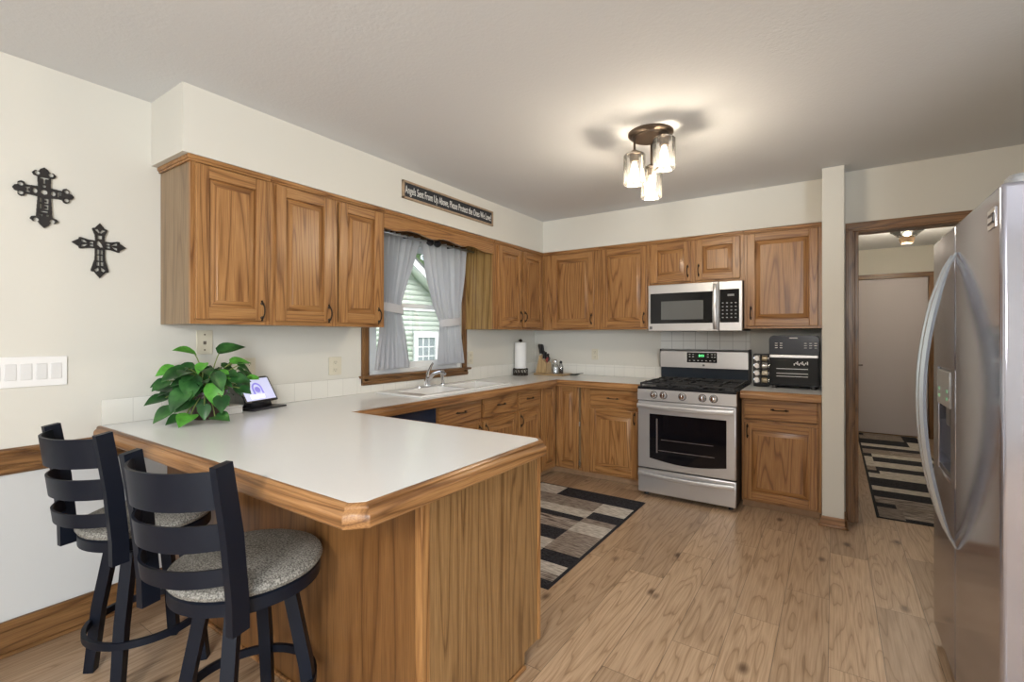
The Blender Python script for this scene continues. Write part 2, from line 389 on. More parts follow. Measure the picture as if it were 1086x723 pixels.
m = MB().box((-.14, REAR-.1, 0), (5.7, REAR, H)); m.box((8.5, REAR-.1, 0), (FAR+.1, REAR, H)); m.box((5.7, REAR-.1, 2.3), (8.5, REAR, H))
struct(m.build('wall_rear', PAINT))
struct(MB().box((2.80, -.38, 0), (2.93, 3.5, H)).build('wall_hall_left', PAINT))
struct(MB().box((2.80, 3.47, 0), (RIGHT, 3.6, H)).build('wall_hall_end', PAINT))
# casing of the opening to the hall
m = MB()
m.box((2.94, -.518, 0), (DX0, -.50, DZ), .004, 0); m.box((2.952, -.524, 0), (2.985, -.516, 2.094), .003, 0)
m.box((DX0, -.503, 0), (DX0+.02, -.376, DZ), .002, 0)
m.box((2.94, -.518, DZ), (3.93, -.50, 2.146), .004, 1); m.box((2.952, -.524, 2.095), (3.92, -.516, 2.13), .003, 1)
m.box((DX0, -.500, DZ-.006), (DX1, -.378, DZ+.001), .002, 1)
m.box((DX1, -.518, 0), (3.93, -.50, DZ), .004, 0); m.box((DX1-.02, -.503, 0), (DX1, -.376, DZ), .002, 0)
struct(m.build('trim_1', [TRZ, TRX]))
# chair rail and baseboards
m = MB(); m.box((0, REAR, .757), (.014, -3.80, .866), .003); m.box((.012, REAR, .845), (.024, -3.80, .862), .005); m.box((.012, REAR, .795), (.02, -3.80, .832), .004); m.box((.012, REAR, .762), (.024, -3.80, .784), .005)
struct(m.build('trim_2', TRY))
m = MB(); m.box((0, REAR, 0), (.014, -3.66, .12), .003); m.box((0, REAR, .105), (.019, -3.66, .147), .006); m.box((.01, REAR, 0), (.026, -3.66, .02), .006)
struct(m.build('baseboard_left', TRY))
m = MB(); m.box((2.787, -.703, 0), (2.943, -.69, .07), .003); m.box((2.776, -.716, 0), (2.952, -.69, .016), .005); m.box((2.787, -.703, .05), (2.80, -.66, .07), .003)
m.box((2.93, -.703, 0), (2.943, -.52, .07), .003); m.box((2.93, -.716, 0), (2.954, -.52, .016), .005)
struct(m.build('baseboard_partition', oak('shoe_oak', 'x', light=(.42, .25, .13), mid=(.36, .2, .1), dark=(.25, .13, .06), rings=5)))
m = MB(); m.box((2.93, 3.455, 0), (RIGHT, 3.47, .08), .003); m.box((2.93, -.36, 0), (2.942, 3.455, .08), .003); m.box((RIGHT-.012, -.36, 0), (RIGHT, 3.455, .08), .003)
struct(m.build('baseboard_hall', TRX))
# tile backsplash
tl = tiles('backsplash_tile_left', 'Y', 'Z', (.78, .77, .72), (.62, .61, .57), size=.121, uo=3.93, vo=-.914)
m = MB(); m.box((0, -3.93, .9145), (.008, -2.445, 1.035), .002); m.box((0, -1.235, .9145), (.008, 0, 1.035), .002); m.box((0, -2.445, .9145), (.008, -1.235, .972))
struct(m.build('trim_3', tl))
tb = tiles('backsplash_tile_back', 'X', 'Z', (.78, .77, .72), (.60, .59, .56), size=.1085, uo=.0, vo=-.9145+.1085*.12)
m = MB(); m.box((.008, -.008, .9145), (1.46, 0, 1.03), .002); struct(m.build('trim_4', tb))
m = MB(); m.box((1.46, -.008, .9), (2.252, 0, 1.385), .001); struct(m.build('trim_5', tiles('range_tile', 'X', 'Z', (.74, .745, .72), (.36, .36, .35), size=.1085, bevel=.0035, uo=.06, vo=-.96)))

# kitchen window
win = thing('window_1', 'window over the sink with oak casing and white sashes', 'window', (0, -1.84, 1.0)); del win['label'], win['category']; struct(win)
m = MB()
m.box((0, -2.44, .99), (.016, -2.375, 2.18), .004, 0); m.box((0, -1.305, .99), (.016, -1.24, 2.18), .004, 0); m.box((0, -2.44, 2.115), (.016, -1.24, 2.18), .004, 1)
m.box((.014, -2.425, 1.0), (.022, -2.39, 2.165), .003, 0); m.box((.014, -1.29, 1.0), (.022, -1.255, 2.165), .003, 0)
m.build('window_casing', [TRZ, TRY], win)
m = MB(); m.box((-.09, -2.46, 1.022), (.05, -1.215, 1.042), .006); m.box((0, -2.44, .972), (.022, -1.235, 1.022), .004); m.box((.0, -2.44, .98), (.028, -1.235, 1.0), .005)
m.build('window_sill', TRY, win)
m = MB()
for (y0, y1, z0, z1) in ((-2.37, -2.32, 1.042, 2.12), (-1.36, -1.31, 1.042, 2.12), (-2.32, -1.36, 1.042, 1.075), (-2.32, -1.36, 2.08, 2.12)): m.box((-.11, y0, z0), (-.012, y1, z1), .004)
m.build('window_frame', VINYL, win)
m = MB()
for (y0, y1, z0, z1) in ((-2.32, -2.28, 1.075, 1.60), (-1.40, -1.36, 1.075, 1.60), (-2.28, -1.40, 1.075, 1.125), (-2.28, -1.40, 1.565, 1.60)): m.box((-.05, y0, z0), (-.02, y1, z1), .003)
lo = m.build('lower_sash', VINYL, win)
MB().box((-.037, -2.28, 1.125), (-.033, -1.40, 1.565)).build('glass_pane', GLASS, lo)
m = MB()
for (y0, y1, z0, z1) in ((-2.32, -2.28, 1.57, 2.08), (-1.40, -1.36, 1.57, 2.08), (-2.28, -1.40, 1.57, 1.605), (-2.28, -1.40, 2.04, 2.08)): m.box((-.085, y0, z0), (-.055, y1, z1), .003)
up = m.build('upper_sash', VINYL, win)
MB().box((-.072, -2.28, 1.605), (-.068, -1.40, 2.04)).build('glass_pane', GLASS, up)

# door at the end of the hall
d1 = thing('door_1', 'flush door', 'door', (3.5, 3.45, 0)); del d1['label'], d1['category']; struct(d1)
SLAB = plain('hall_door_paint', (.50, .46, .47), .45)
MB().box((3.03, 3.44, .012), (3.883, 3.466, 2.10), .003).build('door_panel', SLAB, d1)
m = MB(); m.box((2.96, 3.425, 0), (3.025, 3.468, 2.105), .004, 0); m.box((3.888, 3.425, 0), (3.953, 3.468, 2.105), .004, 0); m.box((2.96, 3.425, 2.105), (3.953, 3.468, 2.17), .004, 1)
m.build('door_casing', [TRZ, TRX], d1)
m = MB().lathe([(.028, 0), (.03, -.008), (.012, -.012), (.012, -.04)], (3.105, 3.44, .93), 20, axis='y'); m.tube([(3.105, 3.40, .93), (3.14, 3.398, .93), (3.20, 3.402, .932)], .009)
m.build('door_handle', BRONZE, d1)

# ------------------------------------------------------------------ outside the window
sid = nodes('green_siding')
def siding_mat():
    m, n, l, b = sid
    tc = n.new('ShaderNodeTexCoord'); nz = n.new('ShaderNodeTexNoise'); nz.inputs['Scale'].default_value = 3; l.new(tc.outputs['Object'], nz.inputs[0])
    r = n.new('ShaderNodeValToRGB'); r.color_ramp.elements[0].color = (.50, .57, .50, 1); r.color_ramp.elements[1].color = (.56, .63, .56, 1)
    l.new(nz.outputs[0], r.inputs[0]); l.new(r.outputs[0], b.inputs['Base Color']); b.inputs['Roughness'].default_value = .6
    return m
SID = siding_mat()
ho = thing('neighbour_house', 'pale green clapboard house gable seen through the sink window', 'house', (-5.2, 3, -.5))
hx = -5.0
def rake(y): return 4.80 - .66*(y) if y > .0 else 4.8+.66*y
ridge_y, ridge_z, eave_y = .3, 4.60, 5.2
def roofz(y): return ridge_z - .66*abs(y-ridge_y)
z = -.5; m = MB()
while z < ridge_z-.1:
    z1 = min(z+.115, ridge_z-.02)
    half = (ridge_z-z)/.66; y0, y1 = max(-4.2, ridge_y-half), min(eave_y, ridge_y+half)
    half1 = max(.01, (ridge_z-z1)/.66); y2, y3 = max(-4.2, ridge_y-half1), min(eave_y, ridge_y+half1)
    m.prism([(hx, y0, z), (hx, y1, z), (hx-.022, y3, z1+.012), (hx-.022, y2, z1+.012)], (-.12, 0, 0))
    z += .115
m.build('siding', SID, ho)
m = MB().prism([(hx-.13, -4.2, -.5), (hx-.13, eave_y-.03, -.5), (hx-.13, eave_y-.03, roofz(eave_y-.03)-.03), (hx-.13, ridge_y, ridge_z-.03), (hx-.13, -4.2, roofz(-4.2)-.03)], (-6.5, 0, 0)); m.build('side_wall', SID, ho)
m = MB().box((hx-.02, -4.2, 1.90), (hx+.03, eave_y, 1.99), .004); m.box((hx-.05, eave_y-.1, -.5), (hx+.03, eave_y+.04, 1.45), .004)
m.build('trim_band', VINYL, ho)
m = MB()
for sgn in (-1, 1):
    yb = ridge_y+sgn*5.1
    m.prism([(hx+.28, ridge_y, ridge_z+.02), (hx+.28, yb, ridge_z-.66*5.1+.02), (hx+.28, yb, ridge_z-.66*5.1-.15), (hx+.28, ridge_y, ridge_z-.15)], (-.05, 0, 0))
    m.prism([(hx+.24, ridge_y, ridge_z-.14), (hx+.24, yb, ridge_z-.66*5.1-.14), (hx+.24, yb, ridge_z-.66*5.1-.17), (hx+.24, ridge_y, ridge_z-.17)], (-.3, 0, 0))
m.build('rake_board', VINYL, ho)
m = MB()
for sgn in (-1, 1):
    yb = ridge_y+sgn*5.2
    m.prism([(hx+.3, ridge_y, ridge_z+.06), (hx+.3, yb, ridge_z-.66*5.2+.06), (hx+.3, yb, ridge_z-.66*5.2+.02), (hx+.3, ridge_y, ridge_z+.02)], (-7, 0, 0))
m.build('roof', plain('grey_shingle', (.12, .12, .125), .9, var=.3, vscale=14), ho)
m = MB()
for a, b in (((2.93, .62), (3.04, 1.40)), ((3.60, .62), (3.79, 1.40)), ((3.04, 1.29), (3.60, 1.40)), ((2.88, .55), (3.84, .64))): m.box((hx-.01, a[0], a[1]), (hx+.05, b[0], b[1]), .006)
m.box((hx, 2.90, 1.39), (hx+.06, 3.82, 1.43), .005)
wf = m.build('house_window', VINYL, ho)
MB().box((hx-.015, 3.04, .64), (hx+.012, 3.60, 1.29)).build('pane', plain('house_window_glass', (.22, .27, .28), .08), wf)
m = MB()
for k in (1, 2): m.box((hx+.01, 3.04+.56*k/3-.012, .64), (hx+.025, 3.04+.56*k/3+.012, 1.29))
for zz in (.86, 1.075): m.box((hx+.01, 3.04, zz-.012), (hx+.025, 3.60, zz+.012))
m.build('muntin', VINYL, wf)
struct(MB().box((-30, -25, -.6), (-.14, 40, -.5)).build('lawn', plain('lawn_grass', (.10, .2, .05), .9, var=.3, vscale=3)))
tr = thing('tree', 'leafy green tree standing behind the pale green house', 'tree', (-16, 13, -.5))
m = MB(); rnd = random.Random(3)
for i in range(2600):
    a = rnd.random()*2*PI; u = rnd.uniform(-1, 1); rr = 3.4*rnd.random()**.4; q = math.sqrt(1-u*u)
    p = Vector((-16+rr*q*math.cos(a), 13+1.3*rr*q*math.sin(a), 5.6+1.0*rr*u))
    d1_ = Vector((rnd.uniform(-1,1), rnd.uniform(-1,1), rnd.uniform(-1,1))).normalized()*.2; d2_ = d1_.orthogonal().normalized()*.11
    m.poly([p-d1_, p+d2_, p+d1_, p-d2_])
m.build('foliage', plain('tree_leaves', (.10, .19, .05), .7, var=.4, vscale=1), tr)
MB().tube([(-16, 13, -.5), (-16, 13.1, 3), (-15.8, 13, 6)], [.28, .2, .08]).build('trunk', plain('bark', (.12, .08, .05), .9), tr)

# ------------------------------------------------------------------ cabinets
def PT(face, f, u, v, w): return (f+w, u, v) if face == 'L' else (u, f-w, v)
def raised(face, f, u0, u1, v0, v1, w0=0.0, t=.019, st=.058, rail=None, arch=False):
    """raised-panel door: stiles (mi 0), rails (mi 1), raised centre panel (mi 0)"""
    rail = rail or st
    m = MB()
    B = lambda a, b, c, d, w1, w2, bv, mi: m.box(PT(face, f, a, c, w1), PT(face, f, b, d, w2), bv, mi)
    B(u0, u0+st, v0, v1, w0, w0+t, .004, 0); B(u1-st, u1, v0, v1, w0, w0+t, .004, 0)
    B(u0+st-.001, u1-st+.001, v1-rail, v1, w0, w0+t-.0006, .003, 1); B(u0+st-.001, u1-st+.001, v0, v0+rail, w0, w0+t-.0006, .003, 1)
    a, b, c, d = u0+st-.003, u1-st+.003, v0+rail-.003, v1-rail+.003
    g = min(.036, .3*(b-a))
    loops = [(0, w0+.001), (.006, w0+.003), (g, w0+t-.003), (g+.003, w0+t-.0005)]
    rings = []
    for off, ww in loops:
        rings.append([m.bm.verts.new(PT(face, f, x, y, ww)) for x, y in ((a+off, c+off), (b-off, c+off), (b-off, d-off), (a+off, d-off))])
    for r0, r1 in zip(rings, rings[1:]):
        for i in range(4): m.bm.faces.new((r0[i], r0[(i+1) % 4], r1[(i+1) % 4], r1[i])).material_index = (1 if i in (0, 2) else 0)
    m.bm.faces.new(rings[-1]).material_index = 0
    m.bm.faces.new(rings[0][::-1])
    return m
def slab(face, f, u0, u1, v0, v1, w0=0.0, t=.019):
    m = MB(); m.box(PT(face, f, u0, v0, w0), PT(face, f, u1, v1, w0+t*.7), .002, 0)
    a = .006; m.box(PT(face, f, u0+a, v0+a, w0+t*.4), PT(face, f, u1-a, v1-a, w0+t), .004, 0)
    return m
def pull(face, f, u, v, w, vert=True, L=.075):
    """arched bronze pull with leaf-like ends"""
    m = MB(); pts = []; rs = []
    for i in range(13):
        t = i/12*2-1; s = t*L/2*1.12
        h = .024*(1-abs(t)**2.6)+.004
        pts.append(PT(face, f, u+(0 if vert else s), v+(s if vert else 0), w+h)); rs.append(.0038 if abs(t) < .8 else .0055)
    m.tube(pts, rs, 8)
    for sg in (-1, 1):
        q = sg*L/2
        for e, rr in ((q, .0085), (q+sg*.013, .0055)):
            c = PT(face, f, u+(0 if vert else e), v+(e if vert else 0), w)
            m.lathe([(rr, 0), (rr*.95, .003), (rr*.4, .0065)] if face == 'L' else [(rr, 0), (rr*.95, -.003), (rr*.4, -.0065)], c, 12, axis='x' if face == 'L' else 'y')
    return m
def HX(face): return OY if face == 'L' else OX
def cabinet(label, face, f, u0, u1, z0, z1, bu0=None, bu1=None, stiles=(), rails=(), doors=(), drawers=(), upper=True, toe=None, group=None, side=None, crown_l=False, open_top=False):
    name = 'wall_cabinet' if upper else 'base_cabinet'
    loc = PT(face, f, (u0+u1)/2, z0, -.1)
    t = thing(name, label, 'cabinet', loc, group=group)
    bu0 = u0 if bu0 is None else bu0; bu1 = u1 if bu1 is None else bu1
    body = MB()
    top = z1
    back = (f-.004 if face == 'L' else -f-.004)
    if open_top:
        fw = -.019
        body.box(PT(face, f, bu0, z0, fw), PT(face, f, bu0+.016, top, -back)); body.box(PT(face, f, bu1-.016, z0, fw), PT(face, f, bu1, top, -back))
        body.box(PT(face, f, bu0+.016, z0, fw), PT(face, f, bu1-.016, z0+.016, -back)); body.box(PT(face, f, bu0+.016, z0+.016, -back+.006), PT(face, f, bu1-.016, top, -back))
    else: body.box(PT(face, f, bu0, z0+.0, -.019), PT(face, f, bu1, top, -back), .0015)
    body.build('carcass', side or OZs, t)
    fr = MB()
    for a, b in stiles: fr.box(PT(face, f, a, z0, -.019), PT(face, f, b, z1, 0), .0015, 0)
    for a, b, c, d in rails: fr.box(PT(face, f, a, c, -.0185), PT(face, f, b, d, -.0006), .001, 1)
    fr.build('face_frame', [OZ, HX(face)], t)
    for (a, b, c, d, hs, hz) in doors:
        do = raised(face, f, a, b, c, d).build('door', [OZ, HX(face)], t)
        if hs is not None:
            uu = (b-.026) if hs == 'r' else (a+.026)
            pull(face, f, uu, hz, .019).build('handle', BRONZE, do)
    for (a, b, c, d) in drawers:
        dr = slab(face, f, a, b, c, d).build('drawer', HX(face), t)
        pull(face, f, (a+b)/2, (c+d)/2, .019, False, .085).build('handle', BRONZE, dr)
    if upper:
        cm = MB()
        for zz, w_, h_ in ((z1-.030, .010, .012), (z1-.020, .016, .02)):
            cm.box(PT(face, f, u0-(w_ if crown_l else 0), zz, 0), PT(face, f, u1, zz+h_, w_), .004)
            if crown_l: cm.box(PT(face, f, u0-w_, zz, 0), PT(face, f, u0, zz+h_, -f+.004), .004)
        cm.build('crown_molding', HX(face), t)
    if toe:
        MB().box(PT(face, f, u0, 0, -.075), PT(face, f, u1, z0, -.05)).build('toe_kick', KICK, t)
    return t
UF, UZ, UT = .345, 1.395, S
G1 = None
# left wall uppers
cabinet('oak upper cabinet with one tall door, its side facing the open wall with crosses', 'L', UF, -3.692, -3.308, UZ, UT,
        stiles=((-3.692, -3.668), (-3.342, -3.308)), rails=((-3.668, -3.342, UZ, UZ+.03), (-3.668, -3.342, UT-.05, UT)),
        doors=((-3.675, -3.335, 1.418, 2.160, 'r', 1.47),), crown_l=True)
cabinet('oak upper cabinet with two doors just left of the curtained window', 'L', UF, -3.308, -2.522, UZ, UT,
        stiles=((-3.308, -3.275), (-2.93, -2.885), (-2.565, -2.522)), rails=((-3.275, -2.565, UZ, UZ+.03), (-3.275, -2.565, UT-.05, UT)),
        doors=((-3.282, -2.932, 1.418, 2.160, 'r', 1.47), (-2.882, -2.556, 1.418, 2.160, 'r', 1.47)))
BY = -.40
cabinet('oak upper cabinet with two narrow doors between the window and the room corner', 'L', UF, -1.268, -.402, UZ, UT, bu1=-.004,
        stiles=((-1.268, -1.205), (-.83, -.80), (-.43, -.402)), rails=((-1.205, -.43, UZ, UZ+.03), (-1.205, -.43, UT-.05, UT)),
        doors=((-1.215, -.826, 1.418, 2.158, 'r', 1.52), (-.80, -.425, 1.418, 2.158, 'l', 1.52)), side=OZu)
# back wall uppers
cabinet('oak corner upper cabinet, first single door right of the room corner', 'B', BY, UF+.003, .975, UZ, UT,
        stiles=((UF+.003, .47), (.925, .975)), rails=((.47, .925, UZ, UZ+.03), (.47, .925, UT-.05, UT)), doors=((.462, .932, 1.415, 2.160, 'r', 1.50),))
cabinet('oak upper cabinet with one door directly left of the microwave', 'B', BY, .976, 1.472, UZ, UT,
        stiles=((.976, 1.02), (1.445, 1.472)), rails=((1.02, 1.445, UZ, UZ+.03), (1.02, 1.445, UT-.05, UT)), doors=((1.012, 1.454, 1.415, 2.160, 'r', 1.50),))
cabinet('short oak cabinet with two small doors above the microwave', 'B', BY, 1.473, 2.258, 1.792, UT,
        stiles=((1.473, 1.50), (1.835, 1.885), (2.225, 2.258)), rails=((1.50, 2.225, 1.792, 1.825), (1.50, 2.225, UT-.05, UT)),
        doors=((1.492, 1.842, 1.812, 2.160, 'r', 1.90), (1.880, 2.232, 1.812, 2.160, 'l', 1.90)))
cabinet('wide oak upper cabinet with one door above the black toaster oven', 'B', BY, 2.259, 2.796, UZ, UT,
        stiles=((2.259, 2.295), (2.76, 2.796)), rails=((2.295, 2.76, UZ, UZ+.03), (2.295, 2.76, UT-.05, UT)), doors=((2.285, 2.770, 1.415, 2.160, 'l', 1.52),))
# scalloped valance over the window
val = [(-2.52,2.07),(-2.42,2.066),(-2.36,2.075),(-2.28,2.092),(-2.20,2.09),(-2.12,2.078),(-2.05,2.068),(-2.0,2.075),(-1.93,2.092),(-1.86,2.092),(-1.78,2.08),(-1.70,2.07),(-1.65,2.078),(-1.60,2.09),(-1.53,2.088),(-1.45,2.072),(-1.38,2.068),(-1.272,2.07)]
m = MB().prism([(UF-.021, a, b) for a, b in val]+[(UF-.021, -1.272, UT-.002), (UF-.021, -2.520, UT-.002)], (.020, 0, 0))
m.box((UF-.002, -2.52, UT-.03), (UF+.008, -1.272, UT-.018), .003); m.box((UF-.002, -2.52, UT-.02), (UF+.014, -1.272, UT-.002), .004)
tag(m.build('valance_board', OY), 'scalloped oak valance board bridging the cabinets above the curtained window', 'valance')
# base cabinets
BZ, BT = .058, .878
BF = .61; BB = -.61
cabinet('oak sink base cabinet with two false drawers over doors, under the white sink', 'L', BF, -2.292, -1.296, BZ, BT,
        stiles=((-2.292, -2.275), (-1.815, -1.778), (-1.312, -1.296)), rails=((-2.275, -1.312, BZ, BZ+.03), (-2.275, -1.312, .67, .70), (-2.275, -1.312, .855, BT)),
        doors=((-2.285, -1.81, .08, .675, 'r', .60), (-1.782, -1.308, .08, .675, 'l', .60)), drawers=((-2.285, -1.81, .70, .862), (-1.782, -1.308, .70, .862)), upper=False, toe=1, open_top=True)
cabinet('narrow oak base cabinet with one drawer and door, between sink base and corner', 'L', BF, -1.295, -.912, BZ, BT,
        stiles=((-1.295, -1.27), (-.935, -.912)), rails=((-1.27, -.935, BZ, BZ+.03), (-1.27, -.935, .67, .70), (-1.27, -.935, .855, BT)),
        doors=((-1.28, -.925, .08, .675, 'l', .60),), drawers=((-1.28, -.925, .70, .862),), upper=False, toe=1)
# corner cabinet with folding door
cc = thing('base_cabinet', 'oak corner base cabinet with a tall two-leaf folding door', 'cabinet', (.5, -.5, 0))
m = MB().box((.004, -.911, BZ), (BF-.019, -.004, BT)); m.box((BF-.019, -.591, BZ), (.918, -.004, BT)); m.build('carcass', OZs, cc)
m = MB(); m.box((BF-.019, -.911, BZ), (BF, -.893, BT), .001, 0); m.box((.888, -.61, BZ), (.918, -.591, BT), .001, 0)
m.box((BF-.0185, -.893, BZ), (BF-.0006, -.61, BZ+.02), .001, 1); m.box((BF, -.6094, BZ), (.888, -.591, BZ+.02), .001, 2); m.box((BF-.0185, -.893, .862), (BF-.0006, -.61, BT), .001, 1); m.box((BF, -.6094, .862), (.888, -.591, BT), .001, 2)
m.build('face_frame', [OZ, OY, OX], cc)
raised('L', BF, -.892, -.632, .072, .866).build('door', [OZ, OY], cc)
dd = raised('B', BB, .632, .870, .072, .866).build('door', [OZ, OX], cc)
for zz in (.13, .50): MB().box((.870, -.622, zz-.022), (.880, -.612, zz+.022), .002).build('hinge', plain('nickel_hinge', (.55, .55, .55), .3, 1), dd)
m = MB().box((BF-.075, -.911, 0), (BF-.05, -.56, BZ)); m.box((BF-.075, -.56, 0), (.918, -.535, BZ)); m.build('toe_kick', KICK, cc)
cabinet('oak base cabinet with one drawer and door directly left of the range', 'B', BB, .919, 1.492, BZ, BT,
        stiles=((.919, .995), (1.405, 1.492)), rails=((.995, 1.405, BZ, BZ+.03), (.995, 1.405, .66, .69), (.995, 1.405, .845, BT)),
        doors=((.985, 1.440, .078, .664, 'r', .60),), drawers=((.985, 1.440, .688, .848),), upper=False, toe=1)
cabinet('oak base cabinet with one drawer and door between range and white wall end', 'B', BB, 2.272, 2.797, BZ, BT,
        stiles=((2.272, 2.295), (2.765, 2.797)), rails=((2.295, 2.765, BZ, BZ+.03), (2.295, 2.765, .66, .69), (2.295, 2.765, .855, BT)),
        doors=((2.288, 2.777, .078, .668, 'l', .60),), drawers=((2.288, 2.777, .695, .860),), upper=False, toe=1)
# dishwasher
dw = thing('dishwasher', 'black dishwasher under the counter beside the sink cabinet', 'dishwasher', (.3, -2.6, 0))
DWM = plain('dishwasher_navy_black', (.02, .028, .055), .18)
MB().box((.02, -2.90, .1), (.585, -2.296, .872)).build('body', BLKM, dw)
MB().box((.585, -2.895, .11), (.612, -2.30, .72), .006).build('door', DWM, dw)
m = MB().box((.585, -2.895, .726), (.618, -2.30, .868), .006); cp = m.build('control_panel', DWM, dw)
MB().box((.617, -2.7, .735), (.63, -2.5, .755), .004).build('handle', BLKM, cp)
MB().box((.50, -2.9, 0), (.52, -2.296, .1)).build('toe_kick', BLKM, dw)
# peninsula cabinet: dining panel, end panel, kitchen-side doors
pn = thing('peninsula_cabinet', 'oak peninsula base with grained end panel carrying the white counter', 'cabinet', (1.0, -3.3, 0))
m = MB().box((.004, -3.64, .06), (1.815, -3.065, .876)); m.box((.004, -3.64, 0), (1.80, -3.12, .06)); m.build('carcass', OZs, pn)
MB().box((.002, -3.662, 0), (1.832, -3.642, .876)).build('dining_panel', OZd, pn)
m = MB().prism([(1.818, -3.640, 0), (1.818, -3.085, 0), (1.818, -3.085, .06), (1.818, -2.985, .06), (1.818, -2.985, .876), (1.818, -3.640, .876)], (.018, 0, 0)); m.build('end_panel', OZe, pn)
MB().box((1.812, -3.668, 0), (1.842, -3.632, .876), .003).build('corner_stile', OZ, pn); MB().box((1.80, -2.986, .06), (1.842, -2.967, .876), .002).build('corner_stile', OZ, pn)
m = MB().box((.004, -3.676, 0), (1.85, -3.662, .016), .005); m.box((1.836, -3.68, 0), (1.85, -3.09, .016), .005); m.build('shoe_molding', EDY, pn)
for (a, b) in ((.66, 1.04), (1.05, 1.42), (1.43, 1.795)):
    fm = raised('B', 3.06, a, b, .09, .85); bmesh.ops.transform(fm.bm, matrix=Matrix.Translation((0, 0, 0)) @ Matrix.Scale(-1, 4, (0, 1, 0)) , verts=list(fm.bm.verts))
    bmesh.ops.translate(fm.bm, vec=(0, -.0, 0), verts=list(fm.bm.verts))
    # mirrored to face the kitchen: y = 3.06-w -> -(3.06-w)
    fm.build('door', [OZ, OX], pn)

# ------------------------------------------------------------------ worktops
def edge_band(m, path, prof, mi_fn, cap=True):
    n = len(path); rings = []
    for i, p in enumerate(path):
        p = Vector((*p, 0))
        def nrm(a, b):
            d = (Vector((*b, 0))-Vector((*a, 0))).normalized(); return Vector((d.y, -d.x, 0))
        if i == 0: o = nrm(path[0], path[1])
        elif i == n-1: o = nrm(path[-2], path[-1])
        else:
            a, b = nrm(path[i-1], path[i]), nrm(path[i], path[i+1]); o = (a+b); o = o/(o.dot(a))
        rings.append([m.bm.verts.new(p+o*q+Vector((0, 0, z))) for q, z in prof])
    k = len(prof)
    for i in range(n-1):
        for j in range(k):
            f = m.bm.faces.new((rings[i][j], rings[i+1][j], rings[i+1][(j+1) % k], rings[i][(j+1) % k])); f.material_index = mi_fn(path[i], path[i+1])
    m.bm.faces.new(rings[0][::-1]); m.bm.faces.new(rings[-1])
CT = .914
PROF = [(.0005, CT-.001), (.006, CT+.0005), (.013, CT-.001), (.018, CT-.006), (.018, CT-.012), (.022, CT-.016), (.028, CT-.022), (.030, CT-.030), (.030, CT-.054), (.026, CT-.060), (.0005, CT-.060)]
ct = thing('countertop', 'large L-shaped white laminate countertop with oak edge and peninsula', 'countertop', (.9, -3.4, CT))
m = MB(); zb = .8785
def slabp(pts): m.prism([(x, y, zb) for x, y in pts], (0, 0, CT-zb))
slabp([(.002, -3.93), (1.845, -3.93), (1.875, -3.90), (1.875, -3.04), (1.85, -3.014), (.002, -3.014)])
slabp([(.002, -3.014), (.64, -3.014), (.64, -2.345), (.002, -2.345)])
slabp([(.002, -2.345), (.105, -2.345), (.105, -1.295), (.002, -1.295)]); slabp([(.515, -2.345), (.64, -2.345), (.64, -1.295), (.515, -1.295)])
slabp([(.002, -1.295), (.64, -1.295), (.64, -.002), (.002, -.002)]); slabp([(.64, -.645), (1.498, -.645), (1.498, -.002), (.64, -.002)])
m.build('worktop', LAM, ct)
m = MB()
edge_band(m, [(.004, -3.93), (1.845, -3.93), (1.875, -3.90), (1.875, -3.04), (1.85, -3.014), (.64, -3.014), (.64, -.645), (1.498, -.645)], PROF, lambda a, b: 0 if abs(a[0]-b[0]) > abs(a[1]-b[1]) else 1)
m.build('wood_edge', [EDX, EDY], ct)
ct2 = thing('countertop', 'small counter section right of the range under the toaster oven', 'countertop', (2.53, -.3, CT))
LAM2 = plain('shaded_beige_laminate', (.72, .72, .715), .27, var=.02, vscale=300)
m = MB().box((2.270, -.645, .8785), (2.798, -.002, CT)); m.build('worktop', LAM, ct2)
m = MB(); edge_band(m, [(2.270, -.645), (2.798, -.645)], PROF, lambda a, b: 0); m.build('wood_edge', [EDX], ct2)

# sink and faucet
sk = thing('kitchen_sink', 'white double-bowl drop-in sink below the curtained window', 'sink', (.31, -1.82, CT))
m = MB()
X0, X1, Y0, Y1 = .085, .535, -2.365, -1.275
xs = [X0, X0+.10, X1-.035, X1]; ys = [Y0, Y0+.10, -1.82, -1.78, Y1-.045, Y1]
zr = CT+.011
for i in range(3):
    for j in range(5):
        if i == 1 and j in (1, 3): continue
        m.box((xs[i], ys[j], CT+.0012), (xs[i+1], ys[j+1], zr))
m.box((X0-.006, Y0-.006, CT+.0003), (X1+.006, Y0, zr-.004), .003); m.box((X0-.006, Y1, CT+.0003), (X1+.006, Y1+.006, zr-.004), .003)
m.box((X0-.006, Y0, CT+.0003), (X0, Y1, zr-.004), .003); m.box((X1, Y0, CT+.0003), (X1+.006, Y1, zr-.004), .003)
for (a, b) in ((ys[1], ys[2]), (ys[3], ys[4])):
    R0 = [(xs[1], a), (xs[2], a), (xs[2], b), (xs[1], b)]; q = .03
    R1 = [(xs[1]+q, a+q), (xs[2]-q, a+q), (xs[2]-q, b-q), (xs[1]+q, b-q)]
    r0 = [m.bm.verts.new((x, y, zr)) for x, y in R0]; r1 = [m.bm.verts.new((x, y, CT-.15)) for x, y in R1]
    for i in range(4): m.bm.faces.new((r0[i], r0[(i+1) % 4], r1[(i+1) % 4], r1[i]))
    m.bm.faces.new(r1)
m.build('basin', PORC, sk)
for yy in (-2.04, -1.55): MB().lathe([(.04, CT-.149), (.04, CT-.145), (.012, CT-.147)], (.33, yy, 0), 20).build('drain', CHROME, sk)
fa = thing('faucet', 'chrome single-lever faucet on the sink rim under the window', 'faucet', (.10, -1.885, zr))
m = MB(); 
n_ = 24; pts = []
